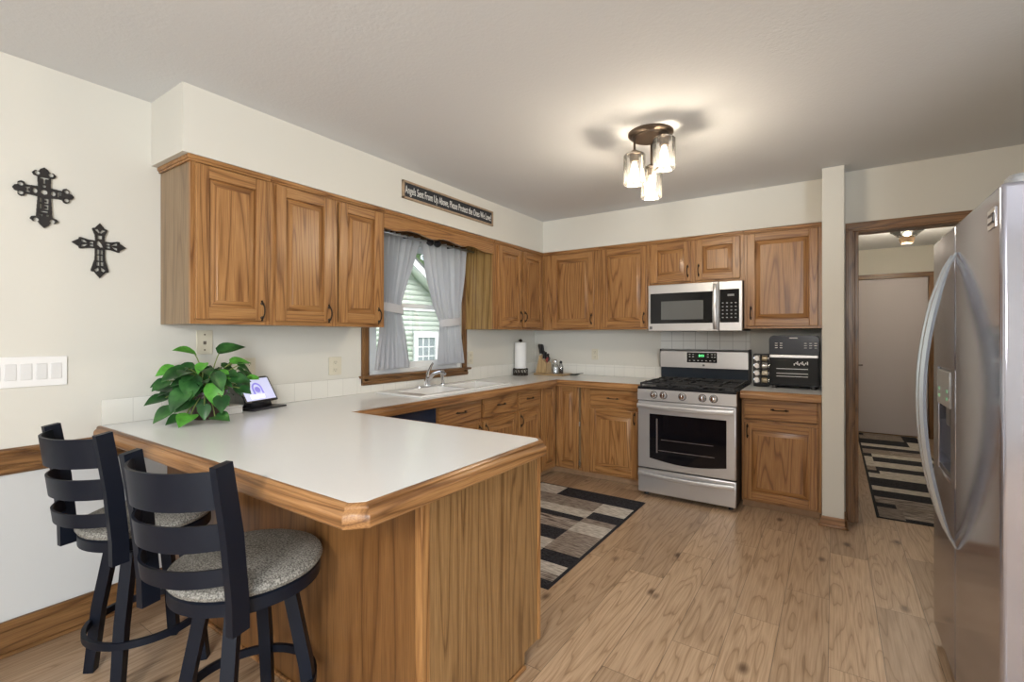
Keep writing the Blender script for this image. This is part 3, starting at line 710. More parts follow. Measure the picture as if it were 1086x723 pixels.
for i in range(n_):
    t = 2*PI*i/n_; pts.append((.125+.028*math.cos(t), -1.885+.10*math.sin(t)*(1 if abs(math.sin(t)) < 2 else 1), zr))
m.prism(pts, (0, 0, .010)); m.build('base_plate', CHROME, fa)
m = MB().tube([(.125, -1.885, zr+.008), (.127, -1.885, zr+.05), (.135, -1.885, zr+.075)], [.026, .023, .021], 14); m.tube([(.13, -1.885, zr+.045), (.20, -1.8855, zr+.105), (.28, -1.895, zr+.125), (.335, -1.898, zr+.11)], [.017, .014, .0125, .012], 12)
m.build('spout', CHROME, fa)
m = MB().tube([(.133, -1.885, zr+.07), (.125, -1.87, zr+.11), (.115, -1.825, zr+.165), (.112, -1.803, zr+.185)], [.02, .014, .009, .007], 10); m.build('lever', CHROME, fa)
sp = thing('side_sprayer', 'small chrome side sprayer standing right of the faucet', 'sprayer', (.13, -1.70, zr))
m = MB().lathe([(.022, zr+.0005), (.022, zr+.008), (.013, zr+.014), (.013, zr+.03)], (.13, -1.70, 0), 16); m.build('holder', CHROME, sp)
m = MB().tube([(.13, -1.70, zr+.025), (.128, -1.71, zr+.08), (.135, -1.725, zr+.105), (.17, -1.74, zr+.115)], [.011, .014, .016, .013], 12); m.build('spray_head', CHROME, sp)

# ------------------------------------------------------------------ range
rg = thing('gas_range', 'stainless steel gas range with black oven window and five knobs', 'stove', (1.883, -.42, 0))
RX0, RX1 = 1.503, 2.263
m = MB().box((RX0, -.765, .035), (RX1, -.02, .895), .003); m.build('body', BLKM, rg)
for x in (RX0+.05, RX1-.05):
    for y in (-.72, -.08): MB().lathe([(.018, 0), (.02, .02), (.012, .037)], (x, y, 0), 12).build('leg', BLKM, rg)
# front control panel, slightly sloped
m = MB().prism([(RX0, -.765, .80), (RX0, -.800, .802), (RX0, -.7985, .893), (RX0, -.765, .893)], (RX1-RX0, 0, 0)); cpn = m.build('control_panel', STX, rg)
for x in (1.640, 1.718, 1.868, 2.020, 2.103):
    k = MB().lathe([(.026, -.796), (.027, -.803), (.0235, -.806), (.021, -.826), (.018, -.83), (.002, -.831)], (x, 0, .850), 24, axis='y')
    k.box((x-.0035, -.836, .831), (x+.0035, -.828, .869), .002); k.lathe([(.031, -.799), (.031, -.802), (.02, -.8025)], (x, 0, .850), 24, mi=1, axis='y'); k.build('knob', [CHROME, BLKM], cpn)
# cooktop
m = MB().box((RX0, -.80, .893), (RX1, -.035, .916), .006); ck = m.build('cooktop', BLACK, rg)
for (x, y, r) in ((1.66, -.64, .05), (1.66, -.24, .04), (1.883, -.43, .045), (2.105, -.64, .05), (2.105, -.24, .04)):
    m = MB().lathe([(r, .917), (r, .925), (r*.75, .929), (r*.7, .936), (.002, .937)], (x, y, 0), 24); m.build('burner', plain('burner_cap', (.05, .05, .05), .45), ck)
for (a, b) in ((1.515, 1.760), (1.764, 2.002), (2.006, 2.251)):
    g = MB(); zt = .945
    for x in (a+.006, b-.006): g.box((x-.006, -.775, zt-.014), (x+.006, -.075, zt), .003)
    for y in (-.769, -.43, -.081): g.box((a, y-.006, zt-.014), (b, y+.006, zt), .003)
    cx = (a+b)/2
    g.box((cx-.006, -.77, zt-.010), (cx+.006, -.08, zt+.004), .003)
    for y in (-.64, -.24): g.box((a, y-.006, zt-.010), (b, y+.006, zt+.004), .003)
    for x in (a+.008, b-.008):
        for y in (-.767, -.43, -.083): g.box((x-.007, y-.007, .916), (x+.007, y+.007, zt-.01), .002)
    g.build('grate', BLKM, ck)
# backguard
m = MB().box((RX0-.02, -.075, .917), (RX1+.0, -.012, 1.045), .004); m.build('backguard_base', plain('blue_black_enamel', (.02, .03, .045), .2), rg)
m = MB().prism([(RX0-.015, -.115, 1.04), (RX0-.015, -.1135, 1.19), (RX0-.015, -.085, 1.208), (RX0-.015, -.012, 1.208), (RX0-.015, -.012, 1.04)], (RX1-RX0+.005, 0, 0))
bgd = m.build('backguard', STX, rg)
m = MB().box((RX1-.012, -.118, .92), (RX1+.003, -.012, 1.214), .004); m.box((RX0-.022, -.112, 1.04), (RX0-.013, -.012, 1.21), .003); m.build('end_cap', BLKM, rg)
m = MB().prism([(1.735, -.1165, 1.090), (1.735, -.1155, 1.182), (1.735, -.112, 1.182), (1.735, -.112, 1.090)], (.262, 0, 0)); dp = m.build('clock_display', BLKG, bgd)
def marks(m, items, y, mi=0):
    for (x, z_, w_, h_) in items: m.box((x-w_/2, y-.0006, z_-h_/2), (x+w_/2, y+.0014, z_+h_/2), mi=mi)
m = MB()
for r_, zz in enumerate((1.165, 1.143, 1.108)):
    yy = -.1160
    for x in ((1.76, 1.79, 1.92, 1.955, 1.98) if r_ < 2 else (1.76, 1.80, 1.835, 1.87, 1.905, 1.94, 1.975)): marks(m, [(x, zz, .014, .006)], yy-.001)
m.build('button_marks', plain('pale_marks', (.6, .6, .6), .5), dp)
bm_ = text_mesh('8:01', .030, .0004); bmesh.ops.transform(bm_, matrix=FACE_B((1.865, -.1168, 1.152)), verts=list(bm_.verts)); m = MB(); m._merge(bm_, 0)
m.build('clock_digits', plain('green_led', (.05, .5, .1), .5, emit=(.15, 1, .3), es=2.0), dp)
m = MB().box((1.873, -.1175, 1.057), (1.893, -.1135, 1.074), .001); m.build('emblem', plain('grey_emblem', (.12, .12, .13), .3), bgd)
# oven door
od = MB()
od.box((RX0+.002, -.800, .242), (RX1-.002, -.767, .796), .008); odo = od.build('oven_door', STX, rg)
pts = []
n_ = 16
for i in range(n_+1):
    t = i/n_; x = 1.605+(2.195-1.605)*t; pts.append((x, -.8, .328-.032*math.sin(PI*t)))
pts += [(2.195, -.8, .693), (1.605, -.8, .693)]
MB().prism([(a, -.798, c) for a, b, c in pts], (0, -.0045, 0)).build('window', BLKG, odo)
iw = MB().box((1.66, -.8035, .375), (1.672, -.8020, .655)); iw.box((1.70, -.8035, .485), (2.10, -.8022, .489)); iw.box((1.68, -.8035, .395), (2.11, -.8022, .400))
iw.build('rack_lines', plain('oven_rack_sheen', (.25, .22, .22), .3, .6), odo)
def bowhandle(x0, x1, zc, y0, dep, hh):
    m = MB(); n = 20
    pts = []
    for i in range(n+1):
        t = i/n; pts.append((x0+(x1-x0)*t, y0-dep-.012*math.sin(PI*t), zc-.010*math.sin(PI*t)))
    m.tube(pts, 1, prof=[(-.009, -hh), (.009, -hh), (.012, -hh*.6), (.012, hh*.6), (.009, hh), (-.009, hh)], up=(0, 0, 1))
    for x in (x0+.03, x1-.03): m.box((x-.018, y0-dep, zc-hh*.6), (x+.018, y0, zc+hh*.6), .003)
    return m
bowhandle(1.515, 2.250, .760, -.80, .035, .019).build('handle', STX, odo)
wd = MB().box((RX0+.002, -.798, .035), (RX1-.002, -.767, .232), .008).build('warming_drawer', STX, rg)
bowhandle(1.515, 2.250, .190, -.798, .012, .017).build('handle', STX, wd)

# ------------------------------------------------------------------ microwave
mw = thing('microwave', 'stainless over-range microwave hung below the short oak cabinet', 'microwave', (1.87, -.23, 1.376))
MX0, MX1, MZ0, MZ1 = 1.482, 2.256, 1.376, 1.789
MB().box((MX0, -.43, MZ0+.004), (MX1, -.01, MZ1), .003).build('body', BLKM, mw)
md = MB().box((MX0, -.462, MZ0), (2.073, -.43, MZ1), .006).build('door', STX, mw)
m = MB().box((1.503, -.466, 1.445), (2.030, -.460, 1.712), .003); m.build('window', BLKG, md)
m = MB().box((1.60, -.4675, 1.478), (1.955, -.4655, 1.64), .0005); m.build('mesh_screen', plain('microwave_screen', (.12, .125, .125), .2), md)
m = MB(); n_ = 14
m.tube([(2.050, -.468-.030*math.sin(PI*i/n_)**.5, 1.395+.375*i/n_) for i in range(n_+1)], 1, prof=[(-.016, -.006), (.016, -.006), (.016, .004), (.008, .008), (-.008, .008), (-.016, .004)], up=(0, -1, 0)); m.build('handle', STX, md)
pc = MB().box((2.077, -.462, MZ0), (MX1, -.43, MZ1), .006).build('control_panel', STX, mw)
MB().box((2.084, -.466, 1.447), (2.232, -.460, 1.722), .003).build('keypad', BLKG, pc)
m = MB()
for r_ in range(5):
    for c_ in range(4): marks(m, [(2.108+c_*.033, 1.488+r_*.030, .013, .009)], -.4665)
marks(m, [(2.17, 1.672, .05, .016)], -.4665)
m.build('key_marks', plain('key_grey', (.28, .29, .30), .5), pc)
m = MB().box((1.496, -.4645, 1.396), (1.520, -.461, 1.420), .001); m.build('emblem', plain('grey_emblem', (.12, .12, .13), .3), md)
m = MB()
for k in range(2): m.box((MX0+.06+.36*k, -.40, MZ0-.001), (MX0+.34+.36*k, -.1, MZ0+.006))
m.build('vent_filter', plain('filter_grey', (.2, .2, .2), .5, .6), mw)

# ------------------------------------------------------------------ refrigerator
fr = thing('refrigerator', 'tall stainless side-by-side refrigerator with two bowed handles at right', 'refrigerator', (3.65, -2.39, 0))
FX, FY0, FY1, FZ = 3.24, -2.905, -1.870, 1.75
m = MB().box((3.315, FY0+.004, .035), (4.03, FY1-.004, 1.735), .006); m.build('body', plain('fridge_grey_side', (.33, .33, .34), .45, .2), fr)
m = MB().box((3.30, FY0+.01, .01), (3.34, FY1-.01, .06)); 
for yy in (-2.85, -1.92): m.lathe([(.02, 0), (.02, .03)], (3.42, yy, 0), 12); m.lathe([(.02, 0), (.02, .04)], (3.95, yy, 0), 12)
m.build('base_grille', BLKM, fr)
nd = MB().box((FX, FY0, .055), (3.310, -2.331, FZ), .012, 0, 3).build('door', STZ, fr)
dy0, dy1, dz0, dz1 = -2.245, -1.985, .78, 1.20
m = MB(); a, b = -2.323, FY1
m.box((FX, a, .055), (3.310, b, dz0), .01, 0, 3); m.box((FX, a, dz1), (3.310, b, FZ), .01, 0, 3)
m.box((FX, a, dz0-.012), (3.310, dy0, dz1+.012), .004); m.box((FX, dy1, dz0-.012), (3.310, b, dz1+.012), .004); m.box((3.295, dy0, dz0), (3.310, dy1, dz1))
fd = m.build('door', STZ, fr)
m = MB().box((FX-.004, dy0+.002, 1.055), (3.29, dy1-.002, dz1-.002), .004, 0); m.box((3.285, dy0, dz0), (3.295, dy1, 1.055), mi=1); m.box((FX+.004, dy0+.002, dz0), (3.29, dy1-.002, dz0+.02), .003, 1)
m.box((FX+.012, -2.16, .97), (3.28, -2.07, 1.055), .008, 1)
for yy, zz in ((-2.2, 1.12), (-2.2, 1.09), (-2.04, 1.12), (-2.04, 1.09)): m.box((FX-.006, yy-.012, zz-.006), (FX-.003, yy+.012, zz+.006), mi=2)
m.build('ice_dispenser', [plain('dispenser_silver', (.42, .43, .44), .3, .5), plain('dispenser_dark', (.05, .05, .055), .3), plain('indicator_green', (.3, .7, .45), .4)], fd)
def fhandle(y):
    m = MB(); n = 24; pts = []
    for i in range(n+1):
        t = i/n; pts.append((FX-.003-.094*math.sin(PI*t)**.75, y, .565+1.075*t))
    m.tube(pts, [.35+.65*min(1, 6*min(i, n-i)/n) for i in range(n+1)], prof=[(-.014, -.010), (.014, -.010), (.017, 0), (.012, .011), (-.012, .011), (-.017, 0)], up=(-1, 0, 0))
    return m
fhandle(-2.365).build('handle', STZl, nd); fhandle(-2.288).build('handle', STZl, fd)
m = MB().box((FX-.003, -2.862, 1.640), (FX+.001, -2.787, 1.697), .002, 0)
m.box((FX-.0045, -2.852, 1.676), (FX-.002, -2.797, 1.683), mi=1); m.box((FX-.0045, -2.852, 1.654), (FX-.002, -2.797, 1.661), mi=1); m.box((FX-.0045, -2.852, 1.654), (FX-.002, -2.843, 1.683), mi=1)
m.build('emblem', [CHROME, plain('emblem_dark', (.1, .1, .11), .3)], nd)
for yy in (FY0+.045, FY1-.045):
    m = MB().lathe([(.034, FZ-.002), (.034, FZ+.014), (.026, FZ+.024), (.002, FZ+.026)], (3.29, yy, 0), 20); m.box((3.29, yy-.026, FZ-.01), (3.42, yy+.026, FZ+.014), .006)
    m.build('hinge_cap', plain('hinge_grey', (.3, .31, .32), .5), fr)

# ------------------------------------------------------------------ ceiling lights
LX, LY = 1.985, -1.955
ox = Vector((.828, .561, 0)); oy = Vector((-.561, .828, 0))
lt = thing('ceiling_light', 'three-shade bronze ceiling light with clear glass cylinders, lit', 'ceiling light', (LX, LY, H))
m = MB().lathe([(.128, H-.0005), (.128, H-.012), (.120, H-.020), (.108, H-.024), (.104, H-.032), (.002, H-.034)], (LX, LY, 0), 40); m.build('canopy', plain('oil_bronze', (.10, .075, .055), .38, .8), lt)
OB = MATS['oil_bronze']
for (a, b, zt, zb_) in ((-.094, .0, 2.395, 2.222), (.055, -.075, 2.460, 2.285), (.03, .085, 2.345, 2.168)):
    p = Vector((LX, LY, 0))+ox*a+oy*b
    m = MB().tube([(p.x, p.y, H-.03), (p.x, p.y, zt)], .0065, 10); m.lathe([(.008, zt+.025), (.03, zt+.012), (.033, zt+.002), (.026, zt-.006), (.026, zt-.045), (.02, zt-.047)], (p.x, p.y, 0), 20); sm = m.build('stem', OB, lt)
    r = .062
    m = MB().lathe([(.030, zt), (r-.006, zt-.002), (r, zt-.01), (r, zb_), (r-.003, zb_), (r-.003, zt-.012), (r-.008, zt-.005), (.030, zt-.003)], (p.x, p.y, 0), 32, caps=False); m.build('glass_shade', SHADE, lt)
    m = MB().lathe([(.012, zt-.046), (.013, zt-.058), (.024, zt-.095), (.022, zt-.12), (.010, zt-.14), (.002, zt-.143)], (p.x, p.y, 0), 16); m.build('bulb', BULB, lt)
    point('bulb_light', (p.x, p.y, zt-.165), 9.5, (1, .84, .64), .055)
HLX, HLY = 3.52, 1.9
hl = thing('ceiling_light', 'small lit glass bowl ceiling light in the hallway beyond the opening', 'ceiling light', (HLX, HLY, H))
m = MB().lathe([(.06, H-.0005), (.06, H-.012), (.012, H-.018), (.012, H-0.135)], (HLX, HLY, 0), 20); m.lathe([(.066, H-0.129), (.070, H-0.137), (.062, H-0.170), (.050, H-0.191), (.002, H-0.195)], (HLX, HLY, 0), 28); m.build('base', plain('pale_bronze', (.36, .25, .16), .4, .5), hl)
m = MB().lathe([(.070, H-0.128), (.085, H-0.120), (.118, H-0.081), (.145, H-0.065), (.142, H-0.062), (.114, H-0.078), (.081, H-0.116), (.066, H-0.124)], (HLX, HLY, 0), 32, caps=False); m.build('glass_bowl', SHADE, hl)
m = MB().lathe([(.002, H-0.123), (.030, H-0.115), (.036, H-0.095), (.015, H-0.069)], (HLX, HLY-.03, 0), 14); m.build('bulb', BULB, hl)
point('hall_bulb_light', (HLX, HLY, H-.26), 15, (1, .86, .68), .05)

# ------------------------------------------------------------------ bar stools
def make_stool(label, loc, rz, legrot):
    t = thing('bar_stool', label, 'bar stool', loc, rz, group='bar stools at the peninsula', local=True)
    L = lambda mb, n, mt, par: mb.build(n, mt, par, local=True)
    R = .220
    L(MB().lathe([(R-.025, .592), (R-.004, .597), (R+.004, .610), (R-.002, .624), (R-.03, .637), (R-.08, .645), (.06, .649), (.002, .650)], seg=48), 'seat_cushion', TWEED, t)
    L(MB().lathe([(R-.06, .545), (R-.02, .545), (R-.004, .552), (R-.004, .588), (R-.012, .594), (R-.06, .594)], seg=48), 'seat_frame', STOOL, t)
    L(MB().lathe([(.10, .525), (.10, .544), (.05, .546)], seg=24).lathe([(.13, .505), (.135, .525), (.05, .526)], seg=24), 'swivel_plate', STOOL, t)
    for k in range(4):
        a = PI/4+k*PI/2+legrot; ca, sa = math.cos(a), math.sin(a)
        m = MB(); h = .019
        top = Vector((ca*.125, sa*.125, .515)); mid = Vector((ca*.175, sa*.175, .26)); bot = Vector((ca*.205, sa*.205, .0))
        m.tube([top, mid, bot], [1, 1, .92], prof=[(-h, -h), (h, -h), (h, h), (-h, h)], up=(ca, sa, .0))
        lg = L(m, 'leg', STOOL, t)
    n = 48
    m = MB().tube([(.198*math.cos(2*PI*i/n), .198*math.sin(2*PI*i/n), .200) for i in range(n)], 1, closed=True, prof=[(-.007, -.013), (.007, -.013), (.007, .013), (-.007, .013)], up=(0, 0, 1))
    L(m, 'foot_ring', STOOL, t)
    yb, yt, wx = -.186, -.235, .189
    for sg in (-1, 1):
        m = MB(); pts = [(sg*wx, yb, .530), (sg*wx, yb-.002, .62), (sg*wx, yb-.018, .80), (sg*wx, yt, 1.0)]
        m.tube(pts, [1, 1, 1, .95], prof=[(-.013, -.026), (.013, -.026), (.013, .026), (-.013, .026)], up=(0, 1, 0)); 
        L(m, 'back_post', STOOL, t)
    for (z0, z1) in ((.878, .982), (.765, .838), (.665, .714)):
        def py(z): return yb + (yt-yb)*max(0, (z-.6)/.4)
        n = 24; m = MB()
        def C_(i, z, off):
            s_ = i/n*2-1; bow = .085*(1-abs(s_)**2.4)
            return (s_*(wx-.008), py(z)-bow+off, z)
        for off in (0,):
            rows = []
            for z in (z0, (z0+z1)/2, z1):
                rows.append(([m.bm.verts.new(C_(i, z, -.004)) for i in range(n+1)], [m.bm.verts.new(C_(i, z, .004)) for i in range(n+1)]))
            for (a0, b0), (a1, b1) in zip(rows, rows[1:]):
                for i in range(n): m.bm.faces.new((a0[i], a0[i+1], a1[i+1], a1[i])); m.bm.faces.new((b0[i], b1[i], b1[i+1], b0[i+1]))
            for (a0, b0) in (rows[0], rows[-1]):
                for i in range(n): m.bm.faces.new((a0[i], a0[i+1], b0[i+1], b0[i]))
            for i in (0, n):
                for (a0, b0), (a1, b1) in zip(rows, rows[1:]): m.bm.faces.new((a0[i], a1[i], b1[i], b0[i]))
        L(m, 'back_slat', STOOL, t)
    return t
make_stool('black ladder-back bar stool with grey tweed seat nearer the peninsula corner', (1.300, -3.905, 0), .215, -.215)
make_stool('black ladder-back bar stool with grey tweed seat nearer the left wall', (.556, -3.928, 0), .14, -.14)

# ------------------------------------------------------------------ rugs
RD = tweed('rug_charcoal', (.014, .014, .018), (.05, .05, .06), 190, 'x', .4); RL = tweed('rug_cream', (.36, .33, .29), (.68, .64, .59), 120, 'x', .15)
RM = tweed('rug_taupe', (.16, .125, .105), (.38, .33, .29), 150, 'x', .12); RB = tweed('rug_brown_streak', (.09, .065, .055), (.52, .46, .41), 110, 'x', .08)
RK = plain('rug_border', (.012, .012, .016), .9)
def rug(label, x0, x1, y0, y1, rows, group=None):
    m = MB(); m.box((x0, y0, .0005), (x1, y1, .006), .001, 4)
    bo = .018
    for (ya, yb, cols) in rows:
        for (xa, xb, mi) in cols: m.box((max(xa, x0+bo), max(min(ya, yb), y0+bo), .0052), (min(xb, x1-bo), min(max(ya, yb), y1-bo), .0075), 0, mi)
    return tag(m.build('rug', [RD, RL, RM, RB, RK]), label, 'rug')
a, b, c = .66, 1.36, 1.63
rug('patchwork striped rug in black, cream and taupe on the kitchen floor', .66, 1.625, -2.525, -.965, [
    (-.96, -1.185, ((a, .94, 1), (.94, c, 0))), (-1.185, -1.39, ((a, .72, 0), (.72, b, 2), (b, c, 1))),
    (-1.39, -1.53, ((a, b+.01, 1), (b+.01, c, 0))), (-1.53, -1.61, ((a, b, 0), (b, c, 2))),
    (-1.61, -1.795, ((a, b, 3), (b, c, 1))), (-1.795, -1.975, ((a, b, 0), (b, c, 2))),
    (-1.975, -2.12, ((a, b, 1), (b, c, 2))), (-2.12, -2.265, ((a, b, 3), (b, c, 0))),
    (-2.265, -2.375, ((a, c, 1),)), (-2.375, -2.45, ((a, b, 2), (b, c, 3))), (-2.45, -2.53, ((a, b, 1), (b, c, 0)))])
a, c = 3.13, 3.76
rug('long striped runner rug in grey and black on the hallway floor', 3.13, 3.76, -.30, 3.38, [
    (3.38, 3.2, ((a, 3.2, 0), (3.2, 3.6, 2), (3.6, c, 0))), (3.2, 2.95, ((a, 3.6, 2), (3.6, c, 0))), (2.95, 2.62, ((a, 3.62, 0), (3.62, c, 1))), (2.62, 2.45, ((a, c, 1),)),
    (2.45, 2.28, ((a, 3.55, 0), (3.55, c, 0))), (2.28, 2.02, ((a, 3.4, 2), (3.4, c, 3))), (2.02, 1.85, ((a, 3.22, 0), (3.22, c, 1))), (1.85, 1.62, ((a, 3.22, 1), (3.22, c, 0))), (1.62, 1.38, ((a, c, 1),)),
    (1.38, 1.2, ((a, 3.22, 2), (3.22, c, 0))), (1.2, 1.08, ((a, 3.24, 0), (3.24, c, 1))), (1.08, .90, ((a, c, 1),)), (.90, .60, ((a, c, 0),)), (.60, .46, ((a, c, 1),)), (.46, .26, ((a, c, 0),)),
    (.26, .08, ((a, c, 3),)), (.08, -.03, ((a, 3.27, 0), (3.27, c, 2))), (-.03, -.24, ((a, 3.30, 2), (3.30, c, 3))), (-.24, -.30, ((a, 3.30, 2), (3.30, c, 0)))])

# ------------------------------------------------------------------ curtains and rod
def lerp(tab, z):
    tab = sorted(tab)
    if z <= tab[0][0]: return tab[0][1]
    for (a, b), (c, d) in zip(tab, tab[1:]):
        if z <= c: return b+(d-b)*(z-a)/(c-a)
    return tab[-1][1]
def curtain(label, left, right, zt, zb_, tie_z, folds, seed):
    t = thing('curtain', label, 'curtain', (.09, (lerp(left, 1.3)+lerp(right, 1.3))/2, zb_), group=None)
    rnd = random.Random(seed); ph = [rnd.random()*6 for _ in range(3)]
    def fn(u, v):
        z = zb_+(zt-zb_)*v; yl, yr = lerp(left, z), lerp(right, z)
        q = abs(z-tie_z); amp = .008+.024*min(1, q/.35)*(1 if z < tie_z else .8)
        x = .082+amp*math.sin(2*PI*folds*u+ph[0]+.9*math.sin(2*PI*u+ph[1]))+.006*math.sin(2*PI*folds*2.3*u+ph[2]+z*3)
        x += .014*math.sin(PI*u)*(1-min(1, q/.3))
        return (max(x, .034), yl+(yr-yl)*u, z)
    m = MB().grid(fn, 90, 60)
    bmesh.ops.solidify(m.bm, geom=list(m.bm.faces), thickness=.002)
    m.build('drape', CURT, t, ang=80)
    yl, yr = lerp(left, tie_z), lerp(right, tie_z)
    m = MB(); n = 32; pts = []
    for i in range(n):
        a = 2*PI*i/n; pts.append((.086+.040*math.sin(a), (yl+yr)/2+((yr-yl)/2+.006)*math.cos(a), tie_z+.012*math.cos(a)*(-1 if seed == 1 else 1)))
    m.tube(pts, 1, closed=True, prof=[(-.002, -.032), (.002, -.032), (.002, .032), (-.002, .032)], up=(0, 0, 1)); m.build('tieback', CURT, t)
curtain('left grey curtain panel, tied back beside the sink window', [(2.15, -2.33), (1.95, -2.34), (1.56, -2.33), (1.33, -2.348), (1.085, -2.387)],
        [(2.15, -1.90), (2.10, -1.913), (1.88, -1.997), (1.62, -2.107), (1.56, -2.121), (1.50, -2.115), (1.366, -2.082), (1.12, -2.041), (1.085, -2.04)], 2.125, 1.085, 1.545, 7, 1)
curtain('right grey curtain panel, tied back with its bottom lit by the window', [(2.15, -1.895), (2.10, -1.887), (1.825, -1.826), (1.59, -1.747), (1.44, -1.677), (1.3, -1.68), (1.09, -1.69)],
        [(2.15, -1.318), (1.9, -1.345), (1.713, -1.377), (1.463, -1.429), (1.285, -1.395), (1.09, -1.377)], 2.125, 1.09, 1.455, 7, 2)
cr_ = thing('curtain_rod', 'silver double curtain rod with dark knobs above the sink window', 'curtain rod', (.1, -1.84, 2.12))
m = MB().tube([(.125, -2.37, 2.104), (.125, -1.28, 2.104)], .008, 10); m.tube([(.06, -2.37, 2.112), (.06, -1.28, 2.112)], .006, 10); m.build('rod', plain('rod_silver', (.5, .55, .6), .3, .8), cr_)
for y in (-1.845, -1.76):
    m = MB().lathe([(.008, -.045), (.016, -.035), (.028, -.012), (.03, 0), (.026, .014), (.012, .03), (.008, .04)], (.125, y, 2.104), 18, axis='y')
    m.build('finial', plain('rod_knob_black', (.015, .017, .025), .3), cr_)
for y in (-2.1, -1.58):
    m = MB().box((.016, y-.008, 2.096), (.132, y+.008, 2.118), .003)
    m.build('bracket', plain('rod_knob_black', (.015, .017, .025), .3), cr_)

# ------------------------------------------------------------------ things on the walls
sg = thing('wall_sign', 'long black sign with white handwriting in a wood frame on the soffit', 'sign', (SX, -1.85, 2.367))
y0, y1, z0, z1 = -2.382, -1.324, 2.303, 2.430
MB().box((SX+.001, y0+.012, z0+.012), (SX+.012, y1-.012, z1-.012)).build('board', plain('chalk_black', (.022, .024, .030), .6), sg)
m = MB(); m.box((SX+.001, y0, z0), (SX+.02, y1, z0+.014), .002); m.box((SX+.001, y0, z1-.014), (SX+.02, y1, z1), .002); m.box((SX+.001, y0, z0), (SX+.02, y0+.014, z1), .002); m.box((SX+.001, y1-.014, z0), (SX+.02, y1, z1), .002)
m.build('frame', plain('pale_frame_wood', (.36, .26, .17), .55, var=.2, vscale=40), sg)
bm_ = text_mesh('Angels Sent From Up Above, Please Protect the Ones We Love!', .074, .0006)
xs_ = [v.co.x for v in bm_.verts]; wdt = max(xs_)-min(xs_); f_ = (y1-y0-.05)/wdt
bmesh.ops.scale(bm_, vec=(f_, 1.05, 1), verts=list(bm_.verts)); bmesh.ops.transform(bm_, matrix=FACE_L((SX+.0128, (y0+y1)/2, (z0+z1)/2)), verts=list(bm_.verts))
m = MB(); m._merge(bm_, 0); m.build('lettering', plain('chalk_white', (.75, .75, .72), .7), sg)

def spl(cu, pts):
    s = cu.splines.new('POLY'); s.points.add(len(pts)-1); s.use_cyclic_u = True
    for p, q in zip(s.points, pts): p.co = (q[0], q[1], 0, 1)
def circ(x, y, r, n=14, ry=None): return [(x+r*math.cos(2*PI*i/n), y+(ry or r)*math.sin(2*PI*i/n)) for i in range(n)]
def rect(x0, y0, x1, y1): return [(x0, y0), (x1, y0), (x1, y1), (x0, y1)]
def inpoly(X, Y, poly):
    r = np.zeros(X.shape, bool); n = len(poly)
    for i in range(n):
        (x0, y0), (x1, y1) = poly[i], poly[(i+1) % n]
        if y0 == y1: continue
        c = ((y0 > Y) != (y1 > Y)) & (X < (x1-x0)*(Y-y0)/(y1-y0)+x0); r ^= c
    return r
def cross(label, cy, cz, outline, holes, col, w_=.008, g=.0011):
    """cast openwork plate: solid inside the outline, open in the holes"""
    xs = np.arange(-.105, .105, g); ys = np.arange(-.165, .115, g); X, Y = np.meshgrid(xs+g/2, ys+g/2, indexing='ij')
    sol = inpoly(X, Y, outline)
    for h in holes: sol &= ~inpoly(X, Y, h)
    m = MB(); V = {}
    def vt(i, j, k):
        if (i, j, k) not in V: V[i, j, k] = m.bm.verts.new((.003+k*w_, cy+xs[0]+i*g, cz+ys[0]+j*g))
        return V[i, j, k]
    for i, j in zip(*np.nonzero(sol)):
        i, j = int(i), int(j)
        m.bm.faces.new((vt(i,j,1), vt(i+1,j,1), vt(i+1,j+1,1), vt(i,j+1,1))); m.bm.faces.new((vt(i,j,0), vt(i,j+1,0), vt(i+1,j+1,0), vt(i+1,j,0)))
        for di, dj, a, b in ((-1,0,(0,0),(0,1)), (1,0,(1,0),(1,1)), (0,-1,(0,0),(1,0)), (0,1,(0,1),(1,1))):
            if not sol[i+di, j+dj]: m.bm.faces.new((vt(i+a[0],j+a[1],0), vt(i+b[0],j+b[1],0), vt(i+b[0],j+b[1],1), vt(i+a[0],j+a[1],1)))
    return tag(m.build('wall_cross', col), label, 'cross')
CRM = plain('cross_iron', (.035, .032, .032), .45, .5)
def arm(L0, w0, L1, w1, tip, fl):
    """right half of an arm pointing up from (0,L0); returns right side points going outward"""
    return [(w0, L0), (w1, L1), (w1*1.55, L1+.004), (w1*1.75, L1+.014), (w1*1.35, L1+.024), (w1*.75, L1+.024), (w1*.55, L1+.034), (0.0, tip)]
def mk_outline(up, rt, dn, lf):
    pts = []
    def add(side, rot):
        r = side; l = [(-x, y) for x, y in reversed(r[:-1])]
        seq = l[::-1] if False else None
        allp = [( -x, y) for x, y in r[:-1]] + [r[-1]] + list(reversed(r[:-1]))   # left side out, tip, right side in
        for x, y in allp:
            if rot == 0: pts.append((x, y))
            if rot == 1: pts.append((y, -x))
            if rot == 2: pts.append((-x, -y))
            if rot == 3: pts.append((-y, x))
    add(up, 0); add(rt, 1); add(dn, 2); add(lf, 3)
    return pts
o1 = mk_outline(arm(.022, .020, .065, .022, .108, 0), arm(.020, .022, .058, .019, .098, 0), arm(.022, .021, .108, .026, .156, 0), arm(.020, .022, .058, .019, .098, 0))
def letT(x, y, s): return [(x-s*.5, y+s*.5), (x+s*.5, y+s*.5), (x+s*.5, y+s*.25), (x+s*.15, y+s*.25), (x+s*.15, y-s*.5), (x-s*.15, y-s*.5), (x-s*.15, y+s*.25), (x-s*.5, y+s*.25)]
